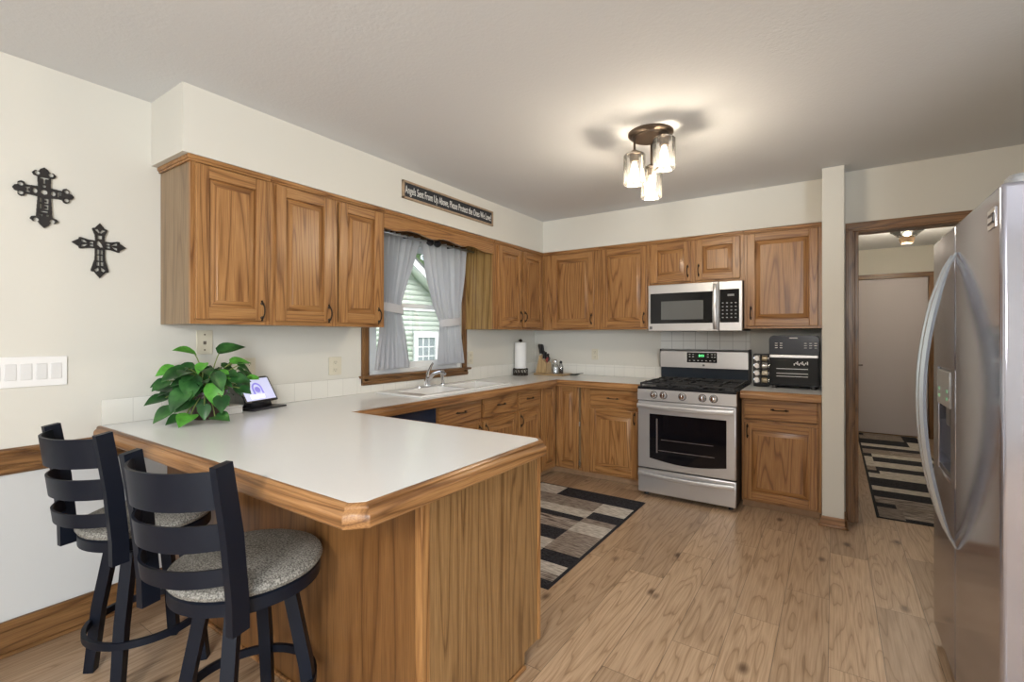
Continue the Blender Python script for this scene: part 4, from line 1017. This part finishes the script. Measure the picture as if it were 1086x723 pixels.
def letI(x, y, s): return [(x-s*.35, y+s*.5), (x+s*.35, y+s*.5), (x+s*.35, y+s*.3), (x+s*.13, y+s*.3), (x+s*.13, y-s*.3), (x+s*.35, y-s*.3), (x+s*.35, y-s*.5), (x-s*.35, y-s*.5), (x-s*.35, y-s*.3), (x-s*.13, y-s*.3), (x-s*.13, y+s*.3), (x-s*.35, y+s*.3)]
def letF(x, y, s): return [(x-s*.35, y+s*.5), (x+s*.35, y+s*.5), (x+s*.35, y+s*.28), (x-s*.1, y+s*.28), (x-s*.1, y+s*.1), (x+s*.25, y+s*.1), (x+s*.25, y-s*.1), (x-s*.1, y-s*.1), (x-s*.1, y-s*.5), (x-s*.35, y-s*.5)]
def ringc(x, y, r): return circ(x, y, r)
h1 = [letT(0, .050, .028), letI(-.052, 0, .023), letF(.050, 0, .023), circ(0, 0, .011), circ(-.029, 0, .008, 12, .011), circ(.029, 0, .008, 12, .011), circ(0, .026, .006),
      rect(-.015, -.045, -.008, -.025), rect(-.015, -.075, -.008, -.052), [(0, -.028), (.014, -.028), (.014, -.048), (.0, -.048), (.0, -.042), (.007, -.042), (.007, -.035), (0, -.035)],
      [(0, -.054), (.014, -.054), (.014, -.076), (.0, -.076), (.0, -.07), (.008, -.07), (.008, -.06), (0, -.06)], rect(-.012, -.088, .012, -.083), circ(-.010, -.1, .005, 10), circ(.010, -.1, .005, 10),
      circ(-.022, .080, .009, 12), circ(.022, .080, .009, 12), circ(-.026, -.124, .009, 12), circ(.026, -.124, .009, 12), circ(.073, .019, .0085, 12), circ(.073, -.019, .0085, 12), circ(-.073, .019, .0085, 12), circ(-.073, -.019, .0085, 12)]
cross('ornate dark iron wall cross, the upper left one of the pair', -4.127, 1.966, o1, h1, CRM)
def arm2(L0, w0, L1, w1, tip): return [(w0, L0), (w0*1.05, L0+(L1-L0)*.5), (w1, L1), (w1*.95, L1+.006), (w1*.62, L1+.008), (w1*.5, L1+.014), (0, tip)]
o2 = mk_outline(arm2(.018, .017, .070, .028, .102), arm2(.017, .018, .068, .026, .100), arm2(.018, .018, .120, .033, .156), arm2(.017, .018, .068, .026, .100))
h2 = [rect(-.011, -.045, -.002, -.022), rect(.002, -.045, .011, -.022), rect(-.011, -.075, -.002, -.050), rect(.002, -.075, .011, -.050), rect(-.013, -.098, -.002, -.080), rect(.002, -.098, .013, -.080),
      [(-.021, -.118), (-.004, -.104), (-.004, -.122), (-.014, -.128)], [(.021, -.118), (.004, -.104), (.004, -.122), (.014, -.128)],
      [(-.012, .012), (-.004, .02), (.006, .006), (.012, -.010), (.001, -.012), (-.012, .0)], [(-.020, .070), (-.003, .052), (.0, .06), (-.008, .074)], [(.020, .070), (.003, .052), (.0, .06), (.008, .074)], rect(-.008, .028, .008, .044),
      rect(.024, .002, .038, .011), rect(.024, -.011, .038, -.002), rect(-.038, .002, -.024, .011), rect(-.038, -.011, -.024, -.002),
      [(.043, .002), (.066, .007), (.066, .019), (.055, .014)], [(.043, -.002), (.066, -.007), (.066, -.019), (.055, -.014)], [(-.043, .002), (-.066, .007), (-.066, .019), (-.055, .014)], [(-.043, -.002), (-.066, -.007), (-.066, -.019), (-.055, -.014)]]
cross('openwork dark iron wall cross with flared arms, the lower right of the pair', -3.937, 1.765, o2, h2, CRM)

sw = thing('light_switch_plate', 'wide white plate with rocker switches on the left wall under the crosses', 'light switch', (0, -4.17, 1.18))
MB().box((.0005, -4.315, 1.118), (.008, -4.051, 1.248), .003).build('plate', WHITE, sw)
for k in range(5):
    yc = -4.088-.0475*k
    m = MB().box((.004, yc-.0185, 1.148), (.0105, yc+.0185, 1.218), .002); m.prism([(.0095, yc-.015, 1.152), (.0095, yc+.015, 1.152), (.0135, yc+.015, 1.183), (.0095, yc+.015, 1.214), (.0095, yc-.015, 1.214), (.0135, yc-.015, 1.183)][:1]+[(.0095, yc+.015, 1.152), (.0095, yc+.015, 1.214), (.0095, yc-.015, 1.214)], (.002, 0, 0))
    m.build('rocker_switch', plain('switch_shade', (.70, .70, .70), .35), sw)
def outlet(face, u, v, label, w_=.078, h_=.122, kind='duplex', wall=0.0, mat_=None):
    mat_ = mat_ or IVORY
    t = thing('wall_outlet', label, 'outlet', (wall, u, v) if face == 'L' else (u, -wall, v))
    Pq = (lambda a, b, c: (wall+c, a, b)) if face == 'L' else (lambda a, b, c: (a, -wall-c, b))
    MB().box(Pq(u-w_/2, v-h_/2, .0005), Pq(u+w_/2, v+h_/2, .007), .003).build('plate', mat_, t)
    if kind == 'duplex':
        for dz in (.026, -.026):
            r = MB().box(Pq(u-.017, v+dz-.016, .005), Pq(u+.017, v+dz+.016, .009), .003)
            r.box(Pq(u-.009, v+dz-.004, .0085), Pq(u-.006, v+dz+.008, .0096), 0, 1); r.box(Pq(u+.006, v+dz-.004, .0085), Pq(u+.009, v+dz+.008, .0096), 0, 1); r.box(Pq(u-.003, v+dz-.012, .0085), Pq(u+.003, v+dz-.008, .0096), 0, 1)
            r.build('socket', [mat_, plain('socket_slots', (.15, .13, .1), .5)], t)
    else:
        r = MB()
        for dz in (.042, -.042): r.box(Pq(u-.004, v+dz-.004, .006), Pq(u+.004, v+dz+.004, .0085), .002)
        r.box(Pq(u-.008, v-.012, .006), Pq(u+.008, v+.006, .009), .002); r.build('jack', plain('socket_slots', (.15, .13, .1), .5), t)
    return t
outlet('L', -3.486, 1.302, 'ivory wall jack plate right under the first upper cabinet, above the plant', kind='jack', w_=.082, h_=.132)
outlet('L', -3.247, 1.145, 'ivory outlet on the left wall just above the tablet display')
outlet('L', -2.660, 1.128, 'ivory outlet between the tablet display and the window casing', h_=.124, w_=.1)
outlet('L', -1.178, 1.127, 'ivory outlet on the wall just right of the window casing')
outlet('B', .758, 1.138, 'ivory outlet on the back wall above the short tile row', w_=.075, h_=.115)

# ------------------------------------------------------------------ pothos plant
pl = thing('potted_plant', 'bushy green pothos in a dark pot at the wall end of the peninsula', 'plant', (.20, -3.555, CT))
PC = Vector((.20, -3.555, CT))
MB().lathe([(.060, CT+.0005), (.066, CT+.01), (.085, CT+.125), (.090, CT+.13), (.090, CT+.142), (.080, CT+.142), (.078, CT+.12), (.002, CT+.118)], (PC.x, PC.y, 0), 28).build('pot', plain('dark_brown_pot', (.05, .028, .025), .4), pl)
leafm, n, l, b = nodes('pothos_leaf')
tc = n.new('ShaderNodeTexCoord'); nz = n.new('ShaderNodeTexNoise'); nz.inputs['Scale'].default_value = 14; nz.inputs['Detail'].default_value = 4; l.new(tc.outputs['Object'], nz.inputs[0])
rp = n.new('ShaderNodeValToRGB'); e = rp.color_ramp.elements; e[0].position = .3; e[0].color = (.012, .052, .016, 1); e[1].position = .75; e[1].color = (.06, .19, .045, 1)
e[1].position = .70; x_ = rp.color_ramp.elements.new(.52); x_.color = (.024, .10, .024, 1); y_ = rp.color_ramp.elements.new(.78); y_.color = (.22, .36, .14, 1); l.new(nz.outputs[0], rp.inputs[0]); l.new(rp.outputs[0], b.inputs['Base Color']); b.inputs['Roughness'].default_value = .35
LEAF2 = plain('pothos_young_leaf', (.10, .36, .045), .4, var=.3, vscale=30)
def leaf(m, base, direc, up, L_, W_, mi):
    d = direc.normalized(); sd = d.cross(up).normalized(); nn = sd.cross(d).normalized()
    nU = 9
    prof = [(0, .0), (.04, .30), (.14, .46), (.30, .50), (.46, .455), (.62, .36), (.78, .22), (.9, .10), (1.0, .0)]
    rows = []
    for t, hw in prof:
        droop = -.22*t*t*L_
        c = base+d*(t*L_)+nn*droop
        back = -.10*L_ if t < .1 else 0
        rows.append([m.bm.verts.new(c+sd*(s_*hw*W_)+nn*(abs(s_)**1.5*hw*W_*.28)+d*(back*abs(s_))) for s_ in (-1, -.5, 0, .5, 1)])
    for r0, r1 in zip(rows, rows[1:]):
        for i in range(4):
            try: m.bm.faces.new((r0[i], r0[i+1], r1[i+1], r1[i])).material_index = mi
            except ValueError: pass
lm = MB(); stm = MB(); rnd = random.Random(11)
def add_leaf(p, d, up, L_, W_, mi, frm):
    p = Vector(p); d = Vector(d)
    tip = p+d.normalized()*L_
    if min(p.z, tip.z) < CT+.10 and max(p.y, tip.y) > -3.53 and max(p.x, tip.x) > .10: return
    end = p+d.normalized()*L_
    if min(p.x, end.x) < .045: 
        sh = .05-min(p.x, end.x); p.x += sh; d = Vector((max(d.x, .05), d.y, d.z))
    if p.z < CT+.03: p.z = CT+.03
    if (p+d.normalized()*L_).z < CT+.03: d.z = (CT+.032-p.z)/L_ if abs(d.length) > 0 else 0
    leaf(lm, p, d, Vector(up), L_, W_, mi)
    a = Vector(frm); mid = (a+p)/2+Vector((0, 0, .05)); mid.x = max(mid.x, .02)
    pts = [((1-t)**2)*a+2*t*(1-t)*mid+t*t*p for t in (0, .2, .4, .6, .8, 1)]
    stm.tube(pts, .0028, 6)
top = PC+Vector((0, 0, .13))
camdir = Vector((.85, -.42, .25)).normalized()
for i in range(135):
    az = rnd.uniform(0, 2*PI); el = rnd.uniform(-.5, 1.2) if i > 14 else rnd.uniform(.5, 1.3)
    rr = rnd.uniform(.09, .22) if el < .9 else rnd.uniform(.08, .17)
    o = Vector((math.cos(az)*math.cos(el)*rr*.95, math.sin(az)*math.cos(el)*rr*.86, math.sin(el)*rr*.85+.015))
    p = top+o
    out = Vector((o.x, o.y, 0)).normalized() if Vector((o.x, o.y, 0)).length > .01 else Vector((1, 0, 0))
    d = out*rnd.uniform(.3, 1)+Vector((rnd.uniform(-.4, .4), rnd.uniform(-.4, .4), rnd.uniform(-.75, .05)))
    up = Vector((0, 0, 1))*.8+camdir*.7+Vector((rnd.uniform(-.3, .3), rnd.uniform(-.3, .3), 0))
    s_ = rnd.uniform(.062, .098)
    add_leaf(p, d, up, s_, s_*.80, 0 if rnd.random() < .88 else 1, top+Vector((rnd.uniform(-.05, .05), rnd.uniform(-.05, .05), -.01)))
# big named positions: top sprays and trailing front leaves
for (dx, dy, dz, vx, vy, vz, s_, mi) in ((-.02, -.05, .20, .2, -.7, .3, .11, 1), (.02, .05, .21, .2, .9, .35, .125, 0), (.05, -.12, .12, .3, -.9, -.15, .12, 0), (.08, -.13, .03, .3, -.7, -.65, .12, 0), (.0, .12, .15, .1, 1, .1, .10, 1), (.0, .17, .08, .1, .9, -.2, .10, 0),
        (.11, -.02, .05, .4, -.1, -.8, .11, 1), (.13, -.13, -.085, .5, -.5, -.4, .11, 1), (.17, -.04, -.10, .6, .1, -.2, .10, 0), (.11, .08, -.06, .4, .4, -.6, .11, 0), (.10, .16, -.03, .3, .4, -.7, .10, 0), (.08, .17, -.04, .3, .4, -.7, .09, 0), (.09, -.14, -.10, .3, -.6, -.2, .10, 0), (.07, -.10, .09, .5, -.3, -.7, .12, 0), (.19, .03, -.10, .8, .3, -.1, .09, 0)):
    p = top+Vector((dx, dy, dz)); add_leaf(p, (vx, vy, vz), (.45, -.25, .85), s_, s_*.82, mi, top)
for q in (lm, stm):
    for v in q.bm.verts: v.co.z = max(v.co.z, CT+.0025); v.co.x = max(v.co.x, .012); v.co.y = min(v.co.y, -3.36) if v.co.z < CT+.2 else v.co.y
lm.build('foliage', [leafm, LEAF2], pl, ang=180); stm.build('stems', plain('pothos_stem', (.20, .26, .07), .5), pl)

# white box, tablet display with cord
bx_ = thing('white_box', 'small flat white box on the counter beside the plant', 'box', (.10, -3.41, CT))
m = MB().box((.045, -3.49, CT+.001), (.185, -3.37, CT+.034), .005); m.build('base', WHITE, bx_)
m = MB().box((.043, -3.492, CT+.0345), (.187, -3.368, CT+.045), .004); m.build('lid', WHITE, bx_)
tb_ = thing('photo_display', 'tilted tablet photo display with a lit lavender screen by the plant', 'tablet', (.125, -3.215, CT), 1.85, local=True)
# local: faces -y, x to the right; rotated about z
tilt = math.radians(32); MT = Matrix.Translation((0, .02, .038)) @ Matrix.Rotation(-tilt, 4, 'X')
m = MB(); q = MB().box((-.115, -.006, 0), (.115, .006, .165), .004); m.merge_mb(q, MT); m.build('bezel', plain('tablet_black', (.03, .03, .035), .3), tb_, local=True)
m = MB(); q = MB().box((-.104, -.0072, .012), (.104, -.0062, .152)); m.merge_mb(q, MT)
scr = m.build('screen', plain('lavender_screen', (.3, .3, .4), .2, emit=(.62, .63, .86), es=.75), tb_, local=True)
m = MB()
arc = [(-.002+.030*math.cos(a_), .082+.036*math.sin(a_)) for a_ in [PI*i/10 for i in range(11)]]
q = MB().tube([(x, -.0078, z_) for x, z_ in [(.028, .05)]+arc+[(-.032, .05)]], .0055, 6); m.merge_mb(q, MT)
q = MB().lathe([(.019, -.0076), (.019, -.0082)], (-.002, 0, .078), 20, axis='y'); m.merge_mb(q, MT)
m.build('portrait_arch', plain('screen_violet', (.2, .18, .5), .4, emit=(.25, .22, .62), es=.7), scr, local=True)
m = MB(); q = MB().box((-.07, -.0076, .022), (.03, -.0072, .05)); m.merge_mb(q, MT); m.build('screen_caption', plain('screen_white', (.8, .8, .85), .4, emit=(.85, .85, .95), es=.7), scr, local=True)
m = MB().box((-.118, -.045, .0008), (.118, .10, .010), .003); m.build('base', plain('tablet_black', (.03, .03, .035), .3), tb_, local=True)
m = MB().prism([(-.07, .02, .010), (-.07, .095, .010), (-.07, .055, .075), (-.07, .04, .065)], (.14, 0, 0)); m.build('stand', plain('tablet_black', (.03, .03, .035), .3), tb_, local=True)
m = MB(); pts = []
for i in range(25):
    t = i/24; pts.append((.022+.03*math.sin(PI*t), -3.42+.09*t-.02*math.sin(2*PI*t), CT+.10+.18*math.sin(PI*t*.92)))
m.tube(pts, .0022, 6); tag(m.build('power_cord', WHITE), 'thin white power cord looping on the wall behind the plant', 'cord')

# ------------------------------------------------------------------ corner counter items
pt = thing('paper_towel_holder', 'dark metal paper towel holder with a scrolled basket base in the corner', 'paper towel holder', (.135, -.42, CT))
px_, py_ = .09, -.435
m = MB().lathe([(.078, CT+.0005), (.078, CT+.006), (.002, CT+.007)], (px_, py_, 0), 28)
for hz in (.018, .07): m.tube([(px_+.078*math.cos(2*PI*i/30), py_+.078*math.sin(2*PI*i/30), CT+hz) for i in range(30)], .004, 6, closed=True)
for i in range(14):
    a_ = 2*PI*i/14; m.tube([(px_+.078*math.cos(a_+.45*math.sin(PI*t)), py_+.078*math.sin(a_+.45*math.sin(PI*t)), CT+.005+.065*t) for t in (0, .25, .5, .75, 1)], .0035, 6)
m.build('basket_base', BRONZE, pt)
m = MB().tube([(px_, py_, CT+.005), (px_, py_, CT+.36)], .006, 8); m.lathe([(.006, CT+.355), (.02, CT+.362), (.022, CT+.372), (.01, CT+.385), (.002, CT+.388)], (px_, py_, 0), 14); m.build('pole', BRONZE, pt)
ptr = MB().lathe([(.018, CT+.075), (.062, CT+.075), (.064, CT+.08), (.064, CT+.345), (.062, CT+.35), (.018, CT+.35)], (px_, py_, 0), 36).lathe([(.018, CT+.35), (.018, CT+.075)], (px_, py_, 0), 20, caps=False).build('paper_towel_roll', plain('paper_white', (.82, .82, .82), .9, bump=.3, bscale=80)); tag(ptr, 'white paper towel roll on the dark holder in the counter corner', 'paper towel')
WB = oak('pale_board', 'x', light=(.56, .40, .22), mid=(.5, .34, .18), dark=(.4, .26, .12), rings=5)
WBz = oak('pale_block', 'z', light=(.60, .44, .25), mid=(.54, .38, .2), dark=(.44, .3, .15), rings=5)
tag(MB().box((.175, -.315, CT+.0005), (.535, -.085, CT+.018), .006).build('cutting_board', WB), 'flat pale wooden board under the knife block in the corner', 'cutting board')
zb0 = CT+.0185
kb = thing('knife_block', 'pale wooden knife block on the board in the counter corner', 'knife block', (.26, -.2, zb0))
# block: side profile in (x) sheared; slots face up-right
KBX, KBY = .25, -.205
m = MB().prism([(KBX-.075, KBY-.055, zb0), (KBX+.055, KBY-.055, zb0), (KBX+.055, KBY-.055, zb0+.105), (KBX-.0, KBY-.055, zb0+.155), (KBX-.03, KBY-.055, zb0+.195)], (0, .11, 0)); m.build('block', WBz, kb)
# knives
KM = plain('knife_black', (.02, .02, .022), .35)
ax = Vector((.53, 0, .60)).normalized(); up_ = Vector((.18, -.10, .98)).normalized()
spots = [(-.022, -.040, .12, .011), (-.014, -.010, .125, .012), (-.02, .022, .115, .011), (.012, -.035, .10, .010), (.022, -.005, .095, .010), (.032, .028, .085, .009)]
lab = ['black-handled knife standing tallest at the left front of the knife block', 'black-handled knife in the middle back slot of the knife block', 'black-handled knife at the rear left slot of the knife block', 'black-handled knife at the lower front slot of the knife block', 'black-handled knife in the lower middle slot of the knife block', 'short black-handled knife at the right rear slot of the knife block']
for (dx, dy, L_, w_), lb in zip(spots, lab):
    bz = zb0+(.155+.02-(dx)*.95 if dx < .0 else .155-.90*dx)
    k = thing('kitchen_knife', lb, 'knife', (KBX+dx, KBY+dy, bz), group='knives in the knife block')
    p0 = Vector((KBX+dx, KBY+dy, bz)); d = Vector((.10 if dx > 0 else -.08, -.15, .98)).normalized()
    m = MB().tube([p0+d*.004, p0+d*.016], 1, prof=[(-w_*.8, -.006), (w_*.8, -.006), (w_*.8, .006), (-w_*.8, .006)], up=(0, 1, 0)); m.build('bolster', CHROME, k)
    m = MB().tube([p0+d*.014, p0+d*(L_*.5), p0+d*(L_*.85), p0+d*L_], [.85, 1.0, 1.15, .8], prof=[(-w_, -.007), (w_*.9, -.007), (w_, 0), (w_*.9, .007), (-w_, .007), (-w_*1.1, 0)], up=(0, 1, 0)); m.build('handle', KM, k)
scs = thing('kitchen_scissors', 'kitchen scissors with red and black grips at right side of the knife block', 'scissors', (KBX+.05, KBY-.02, zb0+.11))
for sgn, cm in ((-1, plain('scissor_red', (.35, .03, .03), .4)), (1, KM)):
    c0 = Vector((KBX+.058, KBY-.02+sgn*.020, zb0+.150))
    m = MB().tube([c0+Vector((.006*math.cos(2*PI*i/16), .015*math.sin(2*PI*i/16), .020*math.cos(2*PI*i/16))) for i in range(16)], .0045, 6, closed=True); m.tube([c0+Vector((-.004, -sgn*.008, -.018)), (KBX+.047, KBY-.02, zb0+.112)], .004, 6); m.build('grip', cm, scs)
sj = thing('salt_jar', 'clear jar of white salt with silver lid beside the knife block', 'jar', (.385, -.20, zb0))
m = MB().lathe([(.026, zb0+.0005), (.03, zb0+.006), (.03, zb0+.085), (.022, zb0+.105), (.022, zb0+.118)], (.385, -.20, 0), 24); m.build('glass', glass('jar_glass', (.9, .92, .93), .12, .03), sj)
m = MB().lathe([(.0275, zb0+.004), (.0275, zb0+.065), (.002, zb0+.068)], (.385, -.20, 0), 20); m.build('salt', plain('salt_white', (.85, .85, .85), .8), sj)
m = MB().lathe([(.0245, zb0+.112), (.025, zb0+.116), (.025, zb0+.136), (.014, zb0+.146), (.002, zb0+.147)], (.385, -.20, 0), 22); m.build('lid', CHROME, sj)
sb = thing('pepper_bottle', 'small bottle with black lower half beside the salt jar', 'bottle', (.455, -.205, zb0))
m = MB().lathe([(.022, zb0+.0005), (.025, zb0+.005), (.025, zb0+.072), (.014, zb0+.098), (.013, zb0+.112)], (.455, -.205, 0), 22); m.build('glass', MATS.get('x') or bpy.data.materials['jar_glass'], sb)
m = MB().lathe([(.023, zb0+.004), (.023, zb0+.062), (.002, zb0+.064)], (.455, -.205, 0), 20); m.build('pepper', plain('pepper_black', (.015, .013, .012), .7), sb)
m = MB().lathe([(.0145, zb0+.106), (.015, zb0+.11), (.015, zb0+.128), (.008, zb0+.136), (.002, zb0+.137)], (.455, -.205, 0), 18); m.build('lid', BLKM, sb)
sr = thing('spoon_rest', 'small dark leaf-shaped spoon rest on the counter right of the board', 'spoon rest', (.60, -.2, CT))
def srf(u, v):
    a_ = u*2*PI; r_ = v; rx = .065*(1+.35*math.cos(a_)); return (.60+r_*rx*math.cos(a_), -.20+r_*.036*math.sin(a_), CT+.002+.016*r_**2+.012*max(0, math.cos(a_))*r_**3)
m = MB().grid(srf, 28, 6); bmesh.ops.remove_doubles(m.bm, verts=list(m.bm.verts), dist=1e-5); bmesh.ops.solidify(m.bm, geom=list(m.bm.faces), thickness=.002); m.build('dish', plain('spoon_rest_dark', (.07, .075, .06), .3), sr, ang=60)
m = MB().tube([(.60, -.20, CT+.008), (.66, -.20, CT+.026), (.72, -.215, CT+.034)], [.005, .004, .004], 8); m.build('handle', MATS['spoon_rest_dark'], sr)

# ------------------------------------------------------------------ toaster oven and spice carousel
to = thing('toaster_oven', 'black and steel air fryer toaster oven beside the white wall end', 'toaster oven', (2.605, -.20, CT), 0, local=True)
TW, TD0, TD1 = .172, -.135, .16
K = lambda mb, n, mt, par=to: mb.build(n, mt, par, local=True)
m = MB()
for x in (-.135, .135):
    for y in (TD0+.03, TD1-.03): m.lathe([(.017, .0005), (.02, .004), (.016, .026)], (x, y, 0), 14)
K(m, 'foot', BLKM)
bodym = MB(); sec = []
rr = .035
prof = [(-TW, .022), (TW, .022)]
for i in range(7): a_ = i/6*PI/2; prof.append((TW-rr+rr*math.cos(a_), .425-rr+rr*math.sin(a_)))
for i in range(7): a_ = PI/2+i/6*PI/2; prof.append((-TW+rr+rr*math.cos(a_), .425-rr+rr*math.sin(a_)))
bodym.prism([(x, TD0+.012, z_) for x, z_ in prof], (0, TD1-TD0-.012, 0)); K(bodym, 'body', TBLK)
prof2 = [(-TW+.004, .275), (TW-.004, .275)]+[(x*.98, z_-.003) for x, z_ in prof[2:]]
m = MB().prism([(x, TD0-.004, z_) for x, z_ in prof2], (0, .016, 0)); cpt = K(m, 'control_panel', plain('toaster_panel', (.02, .025, .04), .16, .0))
m = MB()
for sx in (-1, 1):
    for c_ in range(2 if sx < 0 else 3):
        for r_ in range(3): m.box((sx*.10-.028+c_*.034, TD0-.0052, .325+r_*.018), (sx*.10-.010+c_*.034, TD0-.0038, .329+r_*.018))
m.box((-.028, TD0-.0052, .402), (.028, TD0-.0038, .409)); m.build('panel_marks', plain('pale_marks2', (.75, .75, .75), .5), cpt, local=True)
m = MB().box((-TW+.004, TD0-.003, .03), (TW-.004, TD0+.012, .268), .006); dr = K(m, 'door', TBLK)
m = MB().box((-TW+.006, TD0-.014, .247), (TW-.006, TD0-.002, .271), .004); m.build('handle', STX, dr, local=True)
m = MB().box((-.128, TD0-.0045, .085), (.108, TD0-.002, .232), .002); gw = m.build('window', plain('toaster_window', (.02, .022, .022), .08, spec=.3), dr, local=True)
m = MB()
for z_ in (.100, .123, .160): m.box((-.118, TD0-.0056, z_-.0025), (.098, TD0-.0042, z_+.0025))
m.build('rack', plain('rack_grey', (.38, .38, .38), .3, .8), gw, local=True)
m = MB()
rnd = random.Random(5)
for k in range(9): m.box((.002+k*.0112, TD0-.0058, .188+.006*((k*5) % 3)), (.009+k*.0112, TD0-.0043, .204+.008*((k*7) % 3)), .001)
m.build('window_marks', plain('pale_marks2', (.75, .75, .75), .5), gw, local=True)
spr = thing('spice_rack', 'black spice carousel holding chrome-capped jars beside the toaster oven', 'spice rack', (2.36, -.24, CT))
sx_, sy_ = 2.365, -.215
m = MB().lathe([(.06, CT+.0005), (.06, CT+.01), (.03, CT+.014)], (sx_, sy_, 0), 24); m.box((sx_-.055, sy_-.05, CT+.014), (sx_+.055, sy_+.05, CT+.022), .003); m.box((sx_-.055, sy_-.05, CT+.262), (sx_+.055, sy_+.05, CT+.272), .003)
for ix in (-.055, -.004, .049): m.box((sx_+ix, sy_-.05, CT+.022), (sx_+ix+.006, sy_-.044, CT+.262)); m.box((sx_+ix, sy_+.044, CT+.022), (sx_+ix+.006, sy_+.05, CT+.262))
m.box((sx_-.002, sy_-.044, CT+.022), (sx_+.002, sy_+.044, CT+.262))
for k in range(4): m.box((sx_-.053, sy_-.048, CT+.022+.06*k), (sx_+.053, sy_+.048, CT+.026+.06*k))
m.build('rack', BLKM, spr)
spcol = [(.42, .34, .22), (.50, .44, .34), (.46, .44, .40), (.40, .32, .2)]
rank = ['lowest', 'second lowest', 'second highest', 'topmost']
for k in range(4):
    zc = CT+.053+.06*k
    j = thing('spice_jar', rank[k]+' spice jar showing its round chrome cap in the left column of the carousel', 'jar', (sx_-.028, sy_, zc), group='jars in the spice carousel')
    m = MB().lathe([(.021, -.036), (.0225, -.03), (.0225, .040), (.021, .043)], (sx_-.028, sy_, zc), 20, axis='y'); m.build('glass', plain('spice_%d' % k, spcol[k], .15, coat=.6), j)
    m = MB().lathe([(.018, -.064), (.0245, -.061), (.0255, -.058), (.0255, -.040), (.0235, -.037)], (sx_-.028, sy_, zc), 24, axis='y'); m.build('cap', CHROME, j)
    j = thing('spice_jar', rank[k]+' spice jar lying sideways in the right column of the carousel', 'jar', (sx_+.028, sy_, zc), group='jars in the spice carousel')
    m = MB().lathe([(.021, -.018), (.0225, -.014), (.0225, .022), (.021, .026)], (sx_+.026, sy_-.026, zc), 20, axis='x'); m.build('glass', MATS['spice_%d' % k], j)
    m = MB().lathe([(.0225, .026), (.0235, .028), (.0235, .038), (.018, .040)], (sx_+.026, sy_-.026, zc), 24, axis='x'); m.build('cap', CHROME, j)
